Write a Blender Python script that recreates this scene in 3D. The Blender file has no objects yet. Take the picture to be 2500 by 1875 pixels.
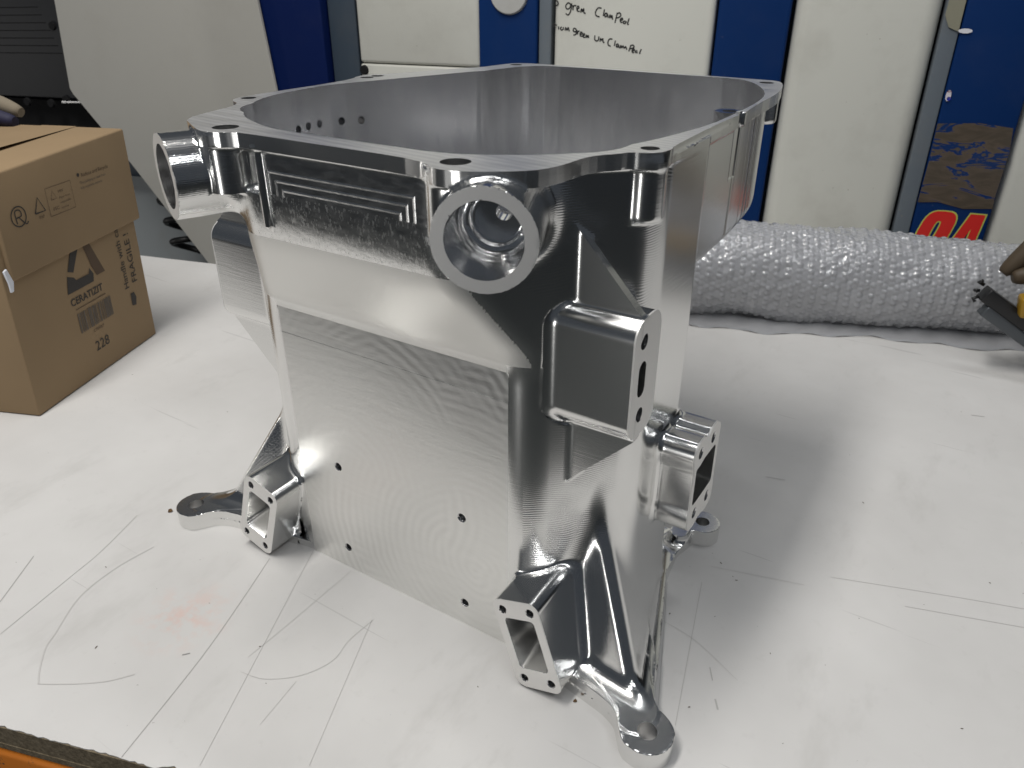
import bpy, bmesh, math, random, time
import numpy as np
from mathutils import Matrix, Vector

T0 = time.time()
VOX = 1.1          # mm, resolution of the machined casting
scene = bpy.context.scene
COL = scene.collection

# ------------------------------------------------------------------ camera
cam_d = bpy.data.cameras.new("camera"); cam = bpy.data.objects.new("camera", cam_d); COL.objects.link(cam)
Rv = Vector((0.843500698, 0.537127681, 0.000653)); Uv = Vector((-0.2551251, 0.39957546, 0.88048318)); Fv = Vector((-0.47267087, 0.74285484, -0.47407693))
CAM = Vector((0.23339881, -0.36197582, 0.46))
m = Matrix((Rv, Uv, -Fv)).transposed().to_4x4(); m.translation = CAM
cam.matrix_world = m
cam_d.sensor_width = 36; cam_d.lens = 1894.29 / 2500 * 36
cam_d.clip_start = 0.01; cam_d.clip_end = 60
cam_d.dof.use_dof = True; cam_d.dof.focus_distance = 0.62; cam_d.dof.aperture_fstop = 18
scene.camera = cam
# ------------------------------------------------------------------ world, lamps, exposure
w = bpy.data.worlds.new("World"); scene.world = w; w.use_nodes = True
bg = w.node_tree.nodes["Background"]; bg.inputs[0].default_value = (0.75, 0.85, 1.0, 1); bg.inputs[1].default_value = 0.06
scene.view_settings.view_transform = 'Standard'; scene.view_settings.look = 'None'
scene.view_settings.exposure = 0; scene.view_settings.gamma = 1

def lamp(name, loc, sx, sy, power, col=(1, 1, 1)):
    l = bpy.data.lights.new(name, 'AREA'); l.shape = 'RECTANGLE'; l.size = sx; l.size_y = sy; l.energy = power; l.color = col
    o = bpy.data.objects.new(name, l); COL.objects.link(o); o.location = loc; return o
lamp("ceiling_tube_lamp", (-0.50, -0.45, 2.25), 0.30, 1.4, 40, (1.0, 0.975, 0.935))
lamp("ceiling_tube_lamp", (0.10, -1.30, 2.4), 1.3, 0.16, 9, (0.98, 0.985, 1.0))
lamp("ceiling_tube_lamp", (1.35, -0.80, 2.3), 0.16, 1.3, 10, (0.97, 0.985, 1.0))
lamp("ceiling_tube_lamp", (0.15, 0.80, 2.4), 1.3, 0.16, 9, (0.97, 0.985, 1.0))
o = lamp("added_low_lamp", (-0.45, -3.4, -0.42), 0.22, 0.9, 9, (1.0, 0.99, 0.97)); o.rotation_euler = (math.radians(92), 0, math.radians(-6))  # added unseen strip lamp for upright highlights on bosses and ribs
o = lamp("added_low_lamp", (-3.4, -1.15, -0.40), 0.16, 0.9, 6, (1.0, 0.97, 0.93)); o.rotation_euler = (math.radians(92), 0, math.radians(-71))  # second added unseen strip lamp, low on the left

# ------------------------------------------------------------------ helpers
def tag(o, label=None, cat=None, group=None, kind=None):
    if label: o['label'] = label
    if cat: o['category'] = cat
    if group: o['group'] = group
    if kind: o['kind'] = kind
    return o
def empty(name, loc=(0, 0, 0), rz=0.0):
    o = bpy.data.objects.new(name, None); COL.objects.link(o); o.location = loc; o.rotation_euler = (0, 0, rz); o.empty_display_size = .02
    return o
def link(name, me, mat=None, parent=None):
    o = bpy.data.objects.new(name, me); COL.objects.link(o)
    if mat is not None: me.materials.clear(); me.materials.append(mat)
    if parent: o.parent = parent
    return o
class NT:
    def __init__(s, name):
        s.m = bpy.data.materials.new(name); s.m.use_nodes = True; s.t = s.m.node_tree; s.b = s.t.nodes["Principled BSDF"]
        s.co = None
    def n(s, typ, **kw):
        x = s.t.nodes.new(typ)
        for k, v in kw.items():
            if hasattr(x, k): setattr(x, k, v)
        return x
    def l(s, a, b): s.t.links.new(a, b)
    def obj(s):
        if s.co is None: s.co = s.n('ShaderNodeTexCoord').outputs['Object']
        return s.co
    def mapping(s, scale=(1, 1, 1), rot=(0, 0, 0), loc=(0, 0, 0)):
        x = s.n('ShaderNodeMapping'); s.l(s.obj(), x.inputs[0]); x.inputs['Scale'].default_value = scale; x.inputs['Rotation'].default_value = rot; x.inputs['Location'].default_value = loc
        return x.outputs[0]
    def noise(s, scale, detail=3, rough=.5, vec=None, dist=0):
        x = s.n('ShaderNodeTexNoise'); x.inputs['Scale'].default_value = scale; x.inputs['Detail'].default_value = detail; x.inputs['Roughness'].default_value = rough; x.inputs['Distortion'].default_value = dist
        s.l(vec if vec is not None else s.obj(), x.inputs['Vector']); return x.outputs[0]
    def wave(s, scale, vec=None, dist=0, dscale=1, direction='Z', typ='BANDS', profile='SIN', detail=1):
        x = s.n('ShaderNodeTexWave'); x.wave_type = typ; x.wave_profile = profile
        if typ == 'BANDS': x.bands_direction = direction
        else: x.rings_direction = direction
        x.inputs['Scale'].default_value = scale; x.inputs['Distortion'].default_value = dist; x.inputs['Detail Scale'].default_value = dscale; x.inputs['Detail'].default_value = detail
        s.l(vec if vec is not None else s.obj(), x.inputs['Vector']); return x.outputs['Fac']
    def ramp(s, fac, stops):
        x = s.n('ShaderNodeValToRGB'); e = x.color_ramp.elements
        while len(e) < len(stops): e.new(.5)
        for i, (p, c) in enumerate(stops):
            e[i].position = p; e[i].color = (c, c, c, 1) if isinstance(c, (int, float)) else (*c, 1)
        s.l(fac, x.inputs[0]); return x.outputs[0]
    def math(s, op, a, b=None, c=None):
        x = s.n('ShaderNodeMath', operation=op)
        for i, v in enumerate((a, b, c)):
            if v is None: continue
            if isinstance(v, (int, float)): x.inputs[i].default_value = v
            else: s.l(v, x.inputs[i])
        return x.outputs[0]
    def mix(s, fac, a, b):
        x = s.n('ShaderNodeMix', data_type='RGBA')
        for i, v in ((0, fac), (6, a), (7, b)):
            if isinstance(v, (int, float)): x.inputs[i].default_value = v
            elif isinstance(v, tuple): x.inputs[i].default_value = (*v, 1)
            else: s.l(v, x.inputs[i])
        return x.outputs[2]
    def bump(s, h, strength=.2, dist=.001, normal=None):
        x = s.n('ShaderNodeBump'); x.inputs['Strength'].default_value = strength; x.inputs['Distance'].default_value = dist; s.l(h, x.inputs['Height'])
        if normal is not None: s.l(normal, x.inputs['Normal'])
        return x.outputs[0]
    def set(s, **kw):
        for k, v in kw.items():
            k = k.replace('_', ' ')
            if isinstance(v, (int, float)): s.b.inputs[k].default_value = v
            elif isinstance(v, tuple): s.b.inputs[k].default_value = (*v, 1)
            else: s.l(v, s.b.inputs[k])
        return s
def plain(name, col, rough=.5, metal=0, **kw):
    t = NT(name); t.set(Base_Color=col, Roughness=rough, Metallic=metal, **kw); return t.m
# ------------------------------------------------------------------ materials
AL = {}
def alu(key, rough=.24, col=(.80, .80, .79), fine=True):
    t = NT('aluminium_' + key); t.set(Base_Color=col, Metallic=1.0, Roughness=rough); AL[key] = t.m; return t
t = alu('plain', .3)
nz = t.noise(900, 2, .5, vec=t.mapping((.04, .04, 1))); t.set(Normal=t.bump(nz, .14, .0003), Roughness=.2)
# ball milled, orange-peel like skin
t = alu('milled', .2)
n1 = t.noise(520, 2, .5); n2 = t.wave(260, vec=t.obj(), dist=2.5, dscale=1.2, direction='Z', detail=2)
t.set(Normal=t.bump(n2, .3, .00009, t.bump(n1, .22, .0003)), Roughness=.16)
# corner walls: contour shaped scallops
t = alu('scallop', .25)
wv = t.wave(190, vec=t.mapping((1, 1, 1)), dist=26, dscale=.16, direction='Z', detail=.6); wv = t.math('MULTIPLY', wv, t.ramp(t.noise(26, 2), [(.38, .12), (.62, 1.0)]))
t.set(Normal=t.bump(wv, .42, .00011), Roughness=.21)
# big front face: broad swirling cutter marks
t = alu('front', .34)
sa = t.wave(42, vec=t.mapping((1, 1, 1.0), loc=(.03, 0, -.06)), dist=5, dscale=.5, typ='RINGS', direction='Y', detail=3); sb = t.wave(36, vec=t.mapping((1, 1, 1.0), loc=(.15, 0, -.11)), dist=5, dscale=.5, typ='RINGS', direction='Y', detail=3)
sw = t.mix(t.ramp(t.noise(9, 2), [(.47, 0.0), (.53, 1.0)]), sa, sb)
st = t.noise(120, 5, .7, vec=t.mapping((.16, 1, 1.3), rot=(0, .03, 0)))
fa = t.noise(900, 2, .5, vec=t.mapping((.03, 1, 1), rot=(0, .02, 0)))
mx = t.mix(t.ramp(t.noise(16, 2), [(.42, .9), (.62, .45)]), sw, st)
t.set(Base_Color=t.ramp(mx, [(.2, (.775, .77, .75)), (.5, (.82, .82, .80)), (.8, (.87, .865, .845))]), Roughness=t.ramp(mx, [(.3, .30), (.7, .39)]), Normal=t.bump(st, .09, .0016, t.bump(fa, .12, .0003)))
# upper front panel with nested rectangular steps
t = alu('band', .46, (.84, .835, .81)); t.set(Normal=t.bump(t.noise(900, 2, .5, vec=t.mapping((.03, 1, 1))), .08, .0003))
t = alu('panel', .2)
sx = t.n('ShaderNodeSeparateXYZ'); t.l(t.obj(), sx.inputs[0])
ax = t.math('SUBTRACT', t.math('ABSOLUTE', t.math('ADD', sx.outputs[0], .0955)), .0375)
az = t.math('SUBTRACT', sx.outputs[2], .329)
mm = t.math('MAXIMUM', ax, az)
fr = t.math('FRACT', t.math('DIVIDE', mm, .0052))
ln = t.math('SMOOTH_MAX', 0.0, t.math('SUBTRACT', 1.0, t.math('ABSOLUTE', t.math('MULTIPLY', t.math('SUBTRACT', fr, .75), 5.5))), .02)
ins = t.math('MULTIPLY', t.math('GREATER_THAN', mm, .0055), t.math('LESS_THAN', mm, .0235))
ln = t.math('MULTIPLY', t.math('MULTIPLY', ln, ins), t.math('GREATER_THAN', sx.outputs[2], .334))
st = t.noise(170, 4, .6, vec=t.mapping((.5, 1, 1.5)))
low = t.math('LESS_THAN', sx.outputs[2], .3345)
scr = t.noise(650, 3, .7, vec=t.mapping((1, 1, .35), rot=(0, .5, 0)))
scr = t.math('MULTIPLY', t.ramp(scr, [(.55, 0.0), (.63, 1.0)]), low)
t.set(Roughness=t.math('ADD', t.ramp(st, [(.3, .17), (.7, .27)]), t.math('MULTIPLY', scr, .10)), Normal=t.bump(ln, .8, .00028, t.bump(scr, .08, .00022, t.bump(st, .12, .0012))))
# top flange: parallel fly cutter bands
t = alu('flange', .27)
gs = t.n('ShaderNodeSeparateXYZ'); t.l(t.n('ShaderNodeNewGeometry').outputs['Normal'], gs.inputs[0]); gz_ = gs.outputs[2]
w1 = t.wave(52, vec=t.mapping((1, 1, 1), rot=(0, 0, .12)), dist=1.2, dscale=2, direction='Y', detail=1)
w2 = t.noise(40, 3, .6, vec=t.mapping((.3, 3, 1)))
w1 = t.math('MULTIPLY', w1, t.math('GREATER_THAN', gz_, .9))
t.set(Base_Color=t.ramp(w1, [(.2, (.74, .74, .75)), (.8, (.84, .84, .84))]), Roughness=t.ramp(w2, [(.3, .34), (.7, .44)]), Normal=t.bump(t.math('MULTIPLY', w1, t.math('GREATER_THAN', gz_, .9)), .13, .0004))
# bore of the bowl: vertical streaks
t = alu('bowl', .3)
vs_ = t.noise(500, 3, .6, vec=t.mapping((1, 1, .012))); vc = t.noise(60, 4, .6, vec=t.mapping((1, 1, .25)))
t.set(Base_Color=t.ramp(vc, [(.3, (.76, .765, .78)), (.7, (.82, .82, .825))]), Roughness=t.ramp(vc, [(.35, .22), (.65, .26)]), Normal=t.bump(vs_, .10, .0004))
# faced port ends
t = alu('faced', .55, (.86, .85, .83)); t.set(Metallic=.8); t.set(Normal=t.bump(t.noise(900, 2, vec=t.mapping((.05, 1, 1))), .15, .0002))
t = alu('bore', .16, (.92, .92, .92))
t2_ = t
t = alu('panel2', .24); t.set(Normal=t.bump(t.noise(900, 2, .5, vec=t.mapping((.04, .04, 1))), .06, .0003))
t = alu('drill', .3, (.6, .6, .6))  # drilled holes: shade inside put into a darker base colour
t = t2_
hz = t.wave(300, vec=t.obj(), dist=.5, direction='Z'); t.set(Normal=t.bump(t.noise(200, 2), .06, .0005))
# tapped holes: fine thread rings, base darkened to put shade inside them
t = alu('hole', .22, (.62, .62, .63)); t.set(Normal=t.bump(t.noise(900, 1), 1.0, .0004))
MATMAP = {'front_face': AL['front'], 'slanted_band': AL['band'], 'front_panel': AL['panel'], 'corner_wall': AL['scallop'], 'foot_gusset': AL['milled'], 'tube_port': AL['milled'],
          'duct_port': AL['plain'], 'top_flange': AL['flange'], 'inner_wall': AL['bowl'], 'port_bore': AL['bore'], 'bolt_hole': AL['hole'], 'port_face': AL['faced'], 'flange_edge': AL['panel2'], 'bracket_face': AL['faced'], 'lower_wall': AL['plain'], 'upper_wall': AL['plain'], 'mounting_foot': AL['plain'], 'side_bracket': AL['plain']}
# ---- everything else
t = NT('white_laminate')
big = t.noise(5, 4, .6); sm = t.noise(70, 4, .7); spk = t.noise(900, 1, .5)
c = t.ramp(big, [(.3, (.57, .56, .545)), (.7, (.65, .64, .625))])
c = t.mix(t.ramp(sm, [(.60, 0.0), (.80, .35)]), c, (.50, .49, .47))
c = t.mix(t.ramp(t.noise(240, 2, .5), [(.765, 0.0), (.79, .5)]), c, (.25, .24, .22))
red = t.noise(16, 3, .6, vec=t.mapping((1, 1, 1), loc=(.3, .2, 0)))
sxp = t.n('ShaderNodeVectorMath', operation='DISTANCE'); t.l(t.obj(), sxp.inputs[0]); sxp.inputs[1].default_value = (-.235, -.115, 0)
fall = t.ramp(sxp.outputs['Value'], [(.008, 1.0), (.045, 0.0)])
c = t.mix(t.math('MULTIPLY', fall, t.ramp(t.noise(60, 3, .6), [(.45, 0.0), (.62, .30)])), c, (.72, .36, .27))
smu = t.noise(12, 5, .7, vec=t.mapping((1, .45, 1), rot=(0, 0, .5)))
c = t.mix(t.ramp(smu, [(.56, 0.0), (.74, .5)]), c, (.47, .46, .44))
hair = t.noise(75, 2, .5, vec=t.mapping((.05, 1.6, 1), rot=(0, 0, .9)), dist=.6)
c = t.mix(t.ramp(hair, [(.715, 0.0), (.735, .35)]), c, (.35, .34, .33))
t.set(Base_Color=c, Specular_IOR_Level=.14, Roughness=t.ramp(sm, [(.3, .5), (.7, .62)]), Normal=t.bump(t.noise(260, 3), .05, .0006)); M_LAM = t.m
t = NT('chipboard'); c = t.ramp(t.noise(260, 4, .8), [(.3, (.09, .07, .042)), (.5, (.17, .135, .085)), (.75, (.28, .23, .16))])
t.set(Base_Color=c, Roughness=.85, Normal=t.bump(t.noise(300, 3), .6, .001)); M_CHIP = t.m
t = NT('orange_paint'); wr = t.ramp(t.noise(55, 5, .7), [(.60, 0.0), (.66, 1.0)])
t.set(Base_Color=t.mix(wr, (.72, .21, .012), (.10, .06, .035)), Roughness=.45); M_ORANGE = t.m
def cardboard(nm, c0, c1):
    t = NT(nm); f = t.noise(420, 3, .7, vec=t.mapping((1, 1, .25))); b = t.noise(6, 3)
    t.set(Base_Color=t.mix(t.ramp(b, [(.3, 0.), (.7, .8)]), c0, c1), Roughness=.82, Normal=t.bump(f, .12, .0005)); return t.m
M_CARD = cardboard('cardboard', (.30, .208, .115), (.245, .17, .094))
M_INK = plain('print_ink', (.045, .040, .036), .8); M_INK2 = plain('faded_ink', (.10, .065, .04), .8); M_INK3 = plain('grey_ink', (.12, .10, .08), .8)
M_MARK = plain('marker_ink', (.012, .012, .012), .5)
def pencil(v):
    v = .48 + .38 * v
    return plain('pencil', (v * v * .9, v * v * .88, v * v * .85), .7)
def painted(nm, col, rough, dirt=.15, sc=9, dk=(.25, .22, .17)):
    t = NT(nm); d = t.noise(sc, 5, .65); s2 = t.noise(130, 3, .6)
    c = t.mix(t.ramp(d, [(.5, 0.), (.8, dirt)]), col, dk); c = t.mix(t.ramp(s2, [(.73, 0.), (.76, dirt * 3)]), c, dk)
    t.set(Base_Color=c, Roughness=rough, Normal=t.bump(t.noise(300, 2), .03, .0004)); return t.m
M_WHITE = painted('cream_paint', (.68, .68, .62), .38, .2)
M_GUARD = painted('grey_cream_paint', (.47, .46, .42), .5, .12)
M_BLUE = painted('blue_paint', (.0005, .010, .075), .6, .06, dk=(.10, .10, .11)); M_BLUE2 = painted('mid_blue_paint', (.0005, .025, .12), .6, .06, dk=(.15, .15, .17))
M_STEEL = painted('grey_blue_steel', (.14, .165, .19), .45, .3)
M_DKSTEEL = painted('slate_and_shade_paint', (.045, .065, .09), .5, .1)
M_BLACK = painted('black_cover', (.012, .013, .016), .55, .1, dk=(.05, .05, .05)); M_VOID = plain('screw_and_shade_black', (.003, .003, .004), .9)  # last black is for screws and for shade painted into slots and gaps
M_RUB = plain('black_rubber', (.008, .008, .008), .45)
t = NT('grey_floor_paint'); t.set(Base_Color=t.ramp(t.noise(2, 4), [(.3, (.045, .05, .05)), (.7, (.07, .075, .072))]), Roughness=.5); M_FLOOR = t.m
t = NT('bubble_film'); t.set(Base_Color=(.60, .61, .635), Roughness=.2, Transmission_Weight=.5, IOR=1.4, Coat_Weight=1.0, Coat_Roughness=.03); t.set(Normal=t.bump(t.noise(60, 3, .6), .25, .002)); M_BUB = t.m
t = NT('packing_tape'); nzt = t.noise(13, 4, .62, vec=t.mapping((1, 1, 3.6), rot=(0, .12, 0)), dist=.6)
t.set(Base_Color=t.ramp(nzt, [(.40, (.085, .068, .05)), (.53, (.12, .092, .068)), (.55, (.004, .03, .14)), (.60, (.004, .03, .13)), (.62, (.10, .08, .06))]), Roughness=.25, Normal=t.bump(nzt, .3, .002)); M_TAPE = t.m
M_RED = plain('red_vinyl', (.72, .025, .02), .4); M_LIME = plain('lime_outline', (.55, .6, .12), .4)
M_YEL = plain('yellow_plastic', (.32, .18, .01), .45); M_BLKP = plain('black_plastic', (.01, .01, .011), .4); M_GREYP = plain('grey_metal', (.10, .11, .12), .4, .6)
M_LEATH = painted('tan_leather', (.065, .045, .025), .6, .4); M_GLOVE = painted('navy_glove_rubber', (.012, .012, .045), .7, .1); M_CUFF = painted('cream_knit', (.22, .185, .135), .9, .2)
M_CHROME = plain('silver_rail', (.5, .5, .5), .3, 1)
M_DISC = painted('pale_plastic_disc', (.50, .50, .48), .25, .2)
M_CRUMB = plain('brown_crumb', (.12, .07, .03), .9)

t = NT('milky_plastic'); t.set(Base_Color=t.ramp(t.noise(90, 3, .6), [(.35, (.36, .37, .39)), (.65, (.60, .61, .63))]), Roughness=.3, Normal=t.bump(t.noise(140, 2), .8, .003)); M_MILK = t.m
for m_ in (M_BLUE, M_BLUE2): m_.node_tree.nodes["Principled BSDF"].inputs['Specular IOR Level'].default_value = .18

M_FLOOR_SHEET = painted('floor_sheet_grey', (.36, .39, .40), .5, .2)  # floor tone for the upright stand-in sheet
M_DKSTEEL2 = M_DKSTEEL

# ================================================================== the machined casting (signed distance field -> dual contouring)
H = 370.7; XM = -102.695
MIR = True; q2 = math.sqrt(.5)
def poly_sd(P):
    P = np.array(P, np.float32)
    def f(x, y):
        d = np.full(np.broadcast(x, y).shape, 1e9, np.float32); s = np.ones(d.shape, np.float32)
        n = len(P); j = n - 1
        for i in range(n):
            ex, ey = P[j] - P[i]; wx = x - P[i, 0]; wy = y - P[i, 1]
            t = np.clip((wx * ex + wy * ey) / (ex * ex + ey * ey), 0, 1)
            bx = wx - ex * t; by = wy - ey * t
            d = np.minimum(d, bx * bx + by * by)
            c1 = y >= P[i, 1]; c2 = y < P[j, 1]; c3 = ex * wy > ey * wx
            flip = (c1 & c2 & c3) | (~c1 & ~c2 & ~c3)
            s = np.where(flip, -s, s); j = i
        return s * np.sqrt(d)
    return f
def chaikin(P):
    o = []
    for i in range(len(P)):
        a, b = P[i], P[(i + 1) % len(P)]; L = math.hypot(b[0] - a[0], b[1] - a[1]); f = min(.25, 12 / L)
        o += [(a[0] + (b[0] - a[0]) * f, a[1] + (b[1] - a[1]) * f), (b[0] - (b[0] - a[0]) * f, b[1] - (b[1] - a[1]) * f)]
    return o
def smin(a, b, k):
    if k <= 0: return np.minimum(a, b)
    h = np.maximum(k - np.abs(a - b), 0) / k
    return np.minimum(a, b) - h * h * k * .25
def smax(a, b, k): return -smin(-a, -b, k)
def convex_sd(P, k):
    """smooth-cornered convex polygon, counter-clockwise"""
    P = np.array(P, np.float32); n = len(P); L = []
    for i in range(n):
        a = P[i]; b = P[(i + 1) % n]; d = b - a; d /= np.hypot(*d); L.append((d[1], -d[0], -(d[1] * a[0] - d[0] * a[1])))
    def f(x, y):
        r = None
        for (nx, ny, c) in L:
            v = nx * x + ny * y + c
            r = v if r is None else smax(r, v, k)
        return r
    return f
def ext(f2, z0, z1, k=0.8):
    def f(x, y, z): return smax(f2(x, y), np.abs(z - (z0 + z1) / 2) - (z1 - z0) / 2, k)
    return f
def rbox(x, y, hx, hy, r):
    qx = np.abs(x) - hx + r; qy = np.abs(y) - hy + r
    return np.hypot(np.maximum(qx, 0), np.maximum(qy, 0)) + np.minimum(np.maximum(qx, qy), 0) - r
def vcyl(cx, cy, r, z0, z1, k=0.5):
    def f(x, y, z): return smax(np.hypot(x - cx, y - cy) - r, np.abs(z - (z0 + z1) / 2) - (z1 - z0) / 2, k)
    return f
# P list entries: (op, k, fn, bbox(x0,x1,y0,y1,z0,z1), mirrored, tag)
PR = []; TAGS = []
def add(op, k, fn, bb, mir, tg):
    if tg not in TAGS: TAGS.append(tg)
    PR.append((op, k, fn, bb, mir, TAGS.index(tg)))
ang = math.atan2(35, 64); ca, sa = math.cos(ang), math.sin(ang)
def front(y, z):
    up = -y - 35                                   # vertical upper panel
    slope = -(y + 35) * ca - (z - 306) * sa        # undercut band leaning 29 degrees
    d = smax(up, slope, 11)
    return smin(d, -y, 7)
# lower hull
RE = convex_sd([(-400, -400), (400, -400), (400, -141), (120, 192), (-120, 192), (-400, -141)], 8)
def low_body(x, y, z):
    ax = np.abs(x)
    d = smax((ax - y - 117.5) * q2, ax - 172, 11)
    d = smax(d, RE(x, y), 3)
    return d
def low2(x, y, z):
    d = smax(low_body(x, y, z), front(y, z), 11)
    return smax(d, z - 366, 0)
add('a', 0, low2, (-175, 175, -36, 195, 0, 366), False, 'lower_wall')
UPC = [(-400, -400), (400, -400), (400, 54), (171.5, 100), (171, 150), (165, 247), (158, 300), (141, 352), (112, 385), (-112, 385), (-137, 350), (-155, 300), (-178, 240), (-182, 150), (-176, 60), (-400, 0)]
up_f = convex_sd([(-182, -60), (171.6, -60), (171.6, 130), (170, 170), (165, 250), (158, 300), (143, 350), (112, 385), (-112, 385), (-137, 350), (-155, 300), (-178, 240), (-182, 150)], 5)
def up_body(x, y, z):
    ax = np.abs(x)
    d = smax((ax - y - 117.5) * q2, up_f(x, y), 10)
    d = smax(d, -35 - y, 11)
    d = smax(d, 274.5 - z + np.maximum(70 - y, 0) * 3, 12)
    return smax(d, z - 366, 0)
add('a', 0, up_body, (-185, 176, -37, 387, 276, 366), False, 'upper_wall')
add('a', 2, lambda x, y, z: rbox(x + 57, y + 31, 2.2, 6.6, 1.5) + np.maximum(np.abs(z - 338) - 25, 0), (-60, -54, -38, -24, 313, 363), False, 'front_rib')
# big tube ports at the front corners (axis turned 24 degrees outwards)
TC = (124.5, -55.7, 339.8); TA, TB = .405, .9143; q2 = math.sqrt(.5)
def tube_c(x, y, z):
    s = -(x - TC[0]) * TA + (y - TC[1]) * TB        # depth behind the mouth
    t = (x - TC[0]) * TB + (y - TC[1]) * TA
    return s, np.hypot(t, z - TC[2]), t
def tube(x, y, z):
    s, r, t = tube_c(x, y, z)
    return smax(r - 27.7, np.abs(s - 38) - 38, .5)
add('a', 12, tube, (65, 152, -69, 28, 311, 368), True, 'tube_port')
# bracket block with gusset webs
def bracket(x, y, z):
    d = rbox(y - 23.2 - 6, z - 243.2, 18.6, 40.2, 13)
    return smax(d, x - 182, .4)
add('s', 1.5, lambda x, y, z: np.maximum(np.maximum(rbox(y - 29.2, z - 243.2, 18.6, 40.2, 13) - 3.6, -1.3 - (x - y - 117.5) * q2), 118 - x), (118, 160, 4, 50, 198, 288), True, 'corner_wall')
add('a', 3.5, lambda x, y, z: smax(bracket(x, y, z), 110 - x, 0), (110, 182, 10, 50, 202, 284), True, 'side_bracket')
def web_up(x, y, z):
    d = np.maximum(np.maximum(np.abs(y - 22.6) - 3.0, z - 331), ((x - 136) * 48 + (z - 331) * 46) / 66.5)
    return np.maximum(np.maximum(d, 120 - x), np.maximum(270 - z, x - 181.9))
add('a', 2.5, web_up, (120, 182.5, 19, 26, 270, 334), True, 'gusset_web')
def web_dn(x, y, z):
    d = np.maximum(np.maximum(np.abs(y - 23) - 3.0, 157 - z), ((x - 138) * 44 - (z - 157) * 44) / 62.2)
    return np.maximum(np.maximum(d, 120 - x), np.maximum(z - 215, x - 181.9))
add('a', 2.5, web_dn, (120, 182.5, 19, 27, 155, 215), True, 'gusset_web')
# side port on the right wall
def port(x, y, z):
    d = rbox(y - 118, z - 124.5, 25, 36, 4)
    for (cy, cz) in ((128.4, 153.6), (102.5, 153.6), (131.5, 98.7), (105.3, 99)):
        d = smin(d, np.hypot(y - cy, z - cz) - 12.5, 4)
    d = smax(d, np.abs(y - 116.5) - 30.3, 1); d = smax(d, np.abs(z - 124.3) - 40.6, 1)
    return np.maximum(d, np.maximum(x - 200.8, 150 - x))
add('a', 6, port, (150, 201, 86, 148, 82, 166), False, 'side_port')
# rectangular duct ports, turned 18.3 degrees in the front plane
c18, s18 = math.cos(math.radians(18.0)), math.sin(math.radians(18.0))
def duct_c(x, z):
    a = x - 136.0; b = z - 42.5
    return a * c18 + b * s18, -a * s18 + b * c18
def duct(x, y, z):
    a, b = duct_c(x, z)
    return smax(rbox(a, b, 19.4, 38.2, 8), np.maximum(-28 - y, y - 45), .4)
add('a', 4.5, duct, (100, 172, -28, 45, 0, 86), True, 'duct_port')
# base plate with lugs
BP = [(-160, 190), (-172, 198), (-174, 189), (-174.5, 131), (-190, 90), (-208, 40), (-215, 14), (-219, 2), (-226, -8), (-213, -33), (-204, -23), (-192, -17.5), (-160, -11.5), (-125, -3), (-103, 1), (103, 1), (125, -3), (160, -11.5), (192, -17.5), (204, -23), (213, -33), (226, -8), (219, 2), (215, 14), (208, 40), (190, 90), (174.5, 131), (174, 189), (172, 198), (160, 190)]
add('a', 0, ext(poly_sd(BP), 0, 7.5, .4), (-228, 228, -35, 200, 0, 7.5), False, 'base_plate')
def lug(x, y, z):
    d = np.hypot(x - 228, y + 26) - 17.6
    # neck along the diagonal
    s = (-(x - 228) + (y + 26)) * q2; t = ((x - 228) + (y + 26)) * q2
    nk = np.maximum(np.abs(t) - 12.6 - np.maximum(s - 20, 0) * .2, np.abs(s - 27) - 27)
    d = smin(d, nk, 10)
    return smax(d, np.abs(z - 8.2) - 8.2, .6)
add('a', 3, lug, (150, 247, -45, 50, 0, 16.5), True, 'mounting_foot')
FT = poly_sd(chaikin([(130, 20), (146, -7), (160, -11.2), (192, -17.2), (203, -22), (213, -34), (228, -30), (230, -10), (221, 1), (215.5, 14), (205, 42), (176, 60), (150, 45)]))
add('a', 2, ext(FT, 0, 16.4, .6), (130, 231, -35, 60, 0, 16.4), True, 'mounting_foot')
def lug2(x, y, z):
    d = np.hypot(x - 181, y - 204) - 15.5
    d = smin(d, np.hypot(x - 168, y - 180) - 8, 12)
    return smax(d, np.abs(z - 8.2) - 8.2, .6)
add('a', 8, lug2, (155, 200, 165, 222, 0, 16.5), True, 'mounting_foot')
# foot gussets: wedge rising to a rounded ridge
def plane3(a, b, c, inside):
    a, b, c, i = map(np.array, (a, b, c, inside)); n = np.cross(b - a, c - a).astype(float); n /= np.linalg.norm(n)
    if (i - a) @ n > 0: n = -n
    return n, -float(n @ a)
AP = (152, 41, 135); RB = (214, -6, 15)
ins = (165, 40, 20)
p1 = plane3(AP, RB, (176, 131, 0), ins)
p2 = plane3(AP, RB, (161, 11, 44), (165, 40, 20))
def foot_gusset(x, y, z):
    a = p1[0][0] * x + p1[0][1] * y + p1[0][2] * z + p1[1]
    b = p2[0][0] * x + p2[0][1] * y + p2[0][2] * z + p2[1]
    d = smax(a, b, 12)
    d = smax(d, -z, 0)
    return np.maximum(d, 120 - x)
add('a', 11, foot_gusset, (140, 218, -12, 133, 0, 135), True, 'foot_gusset')
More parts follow.
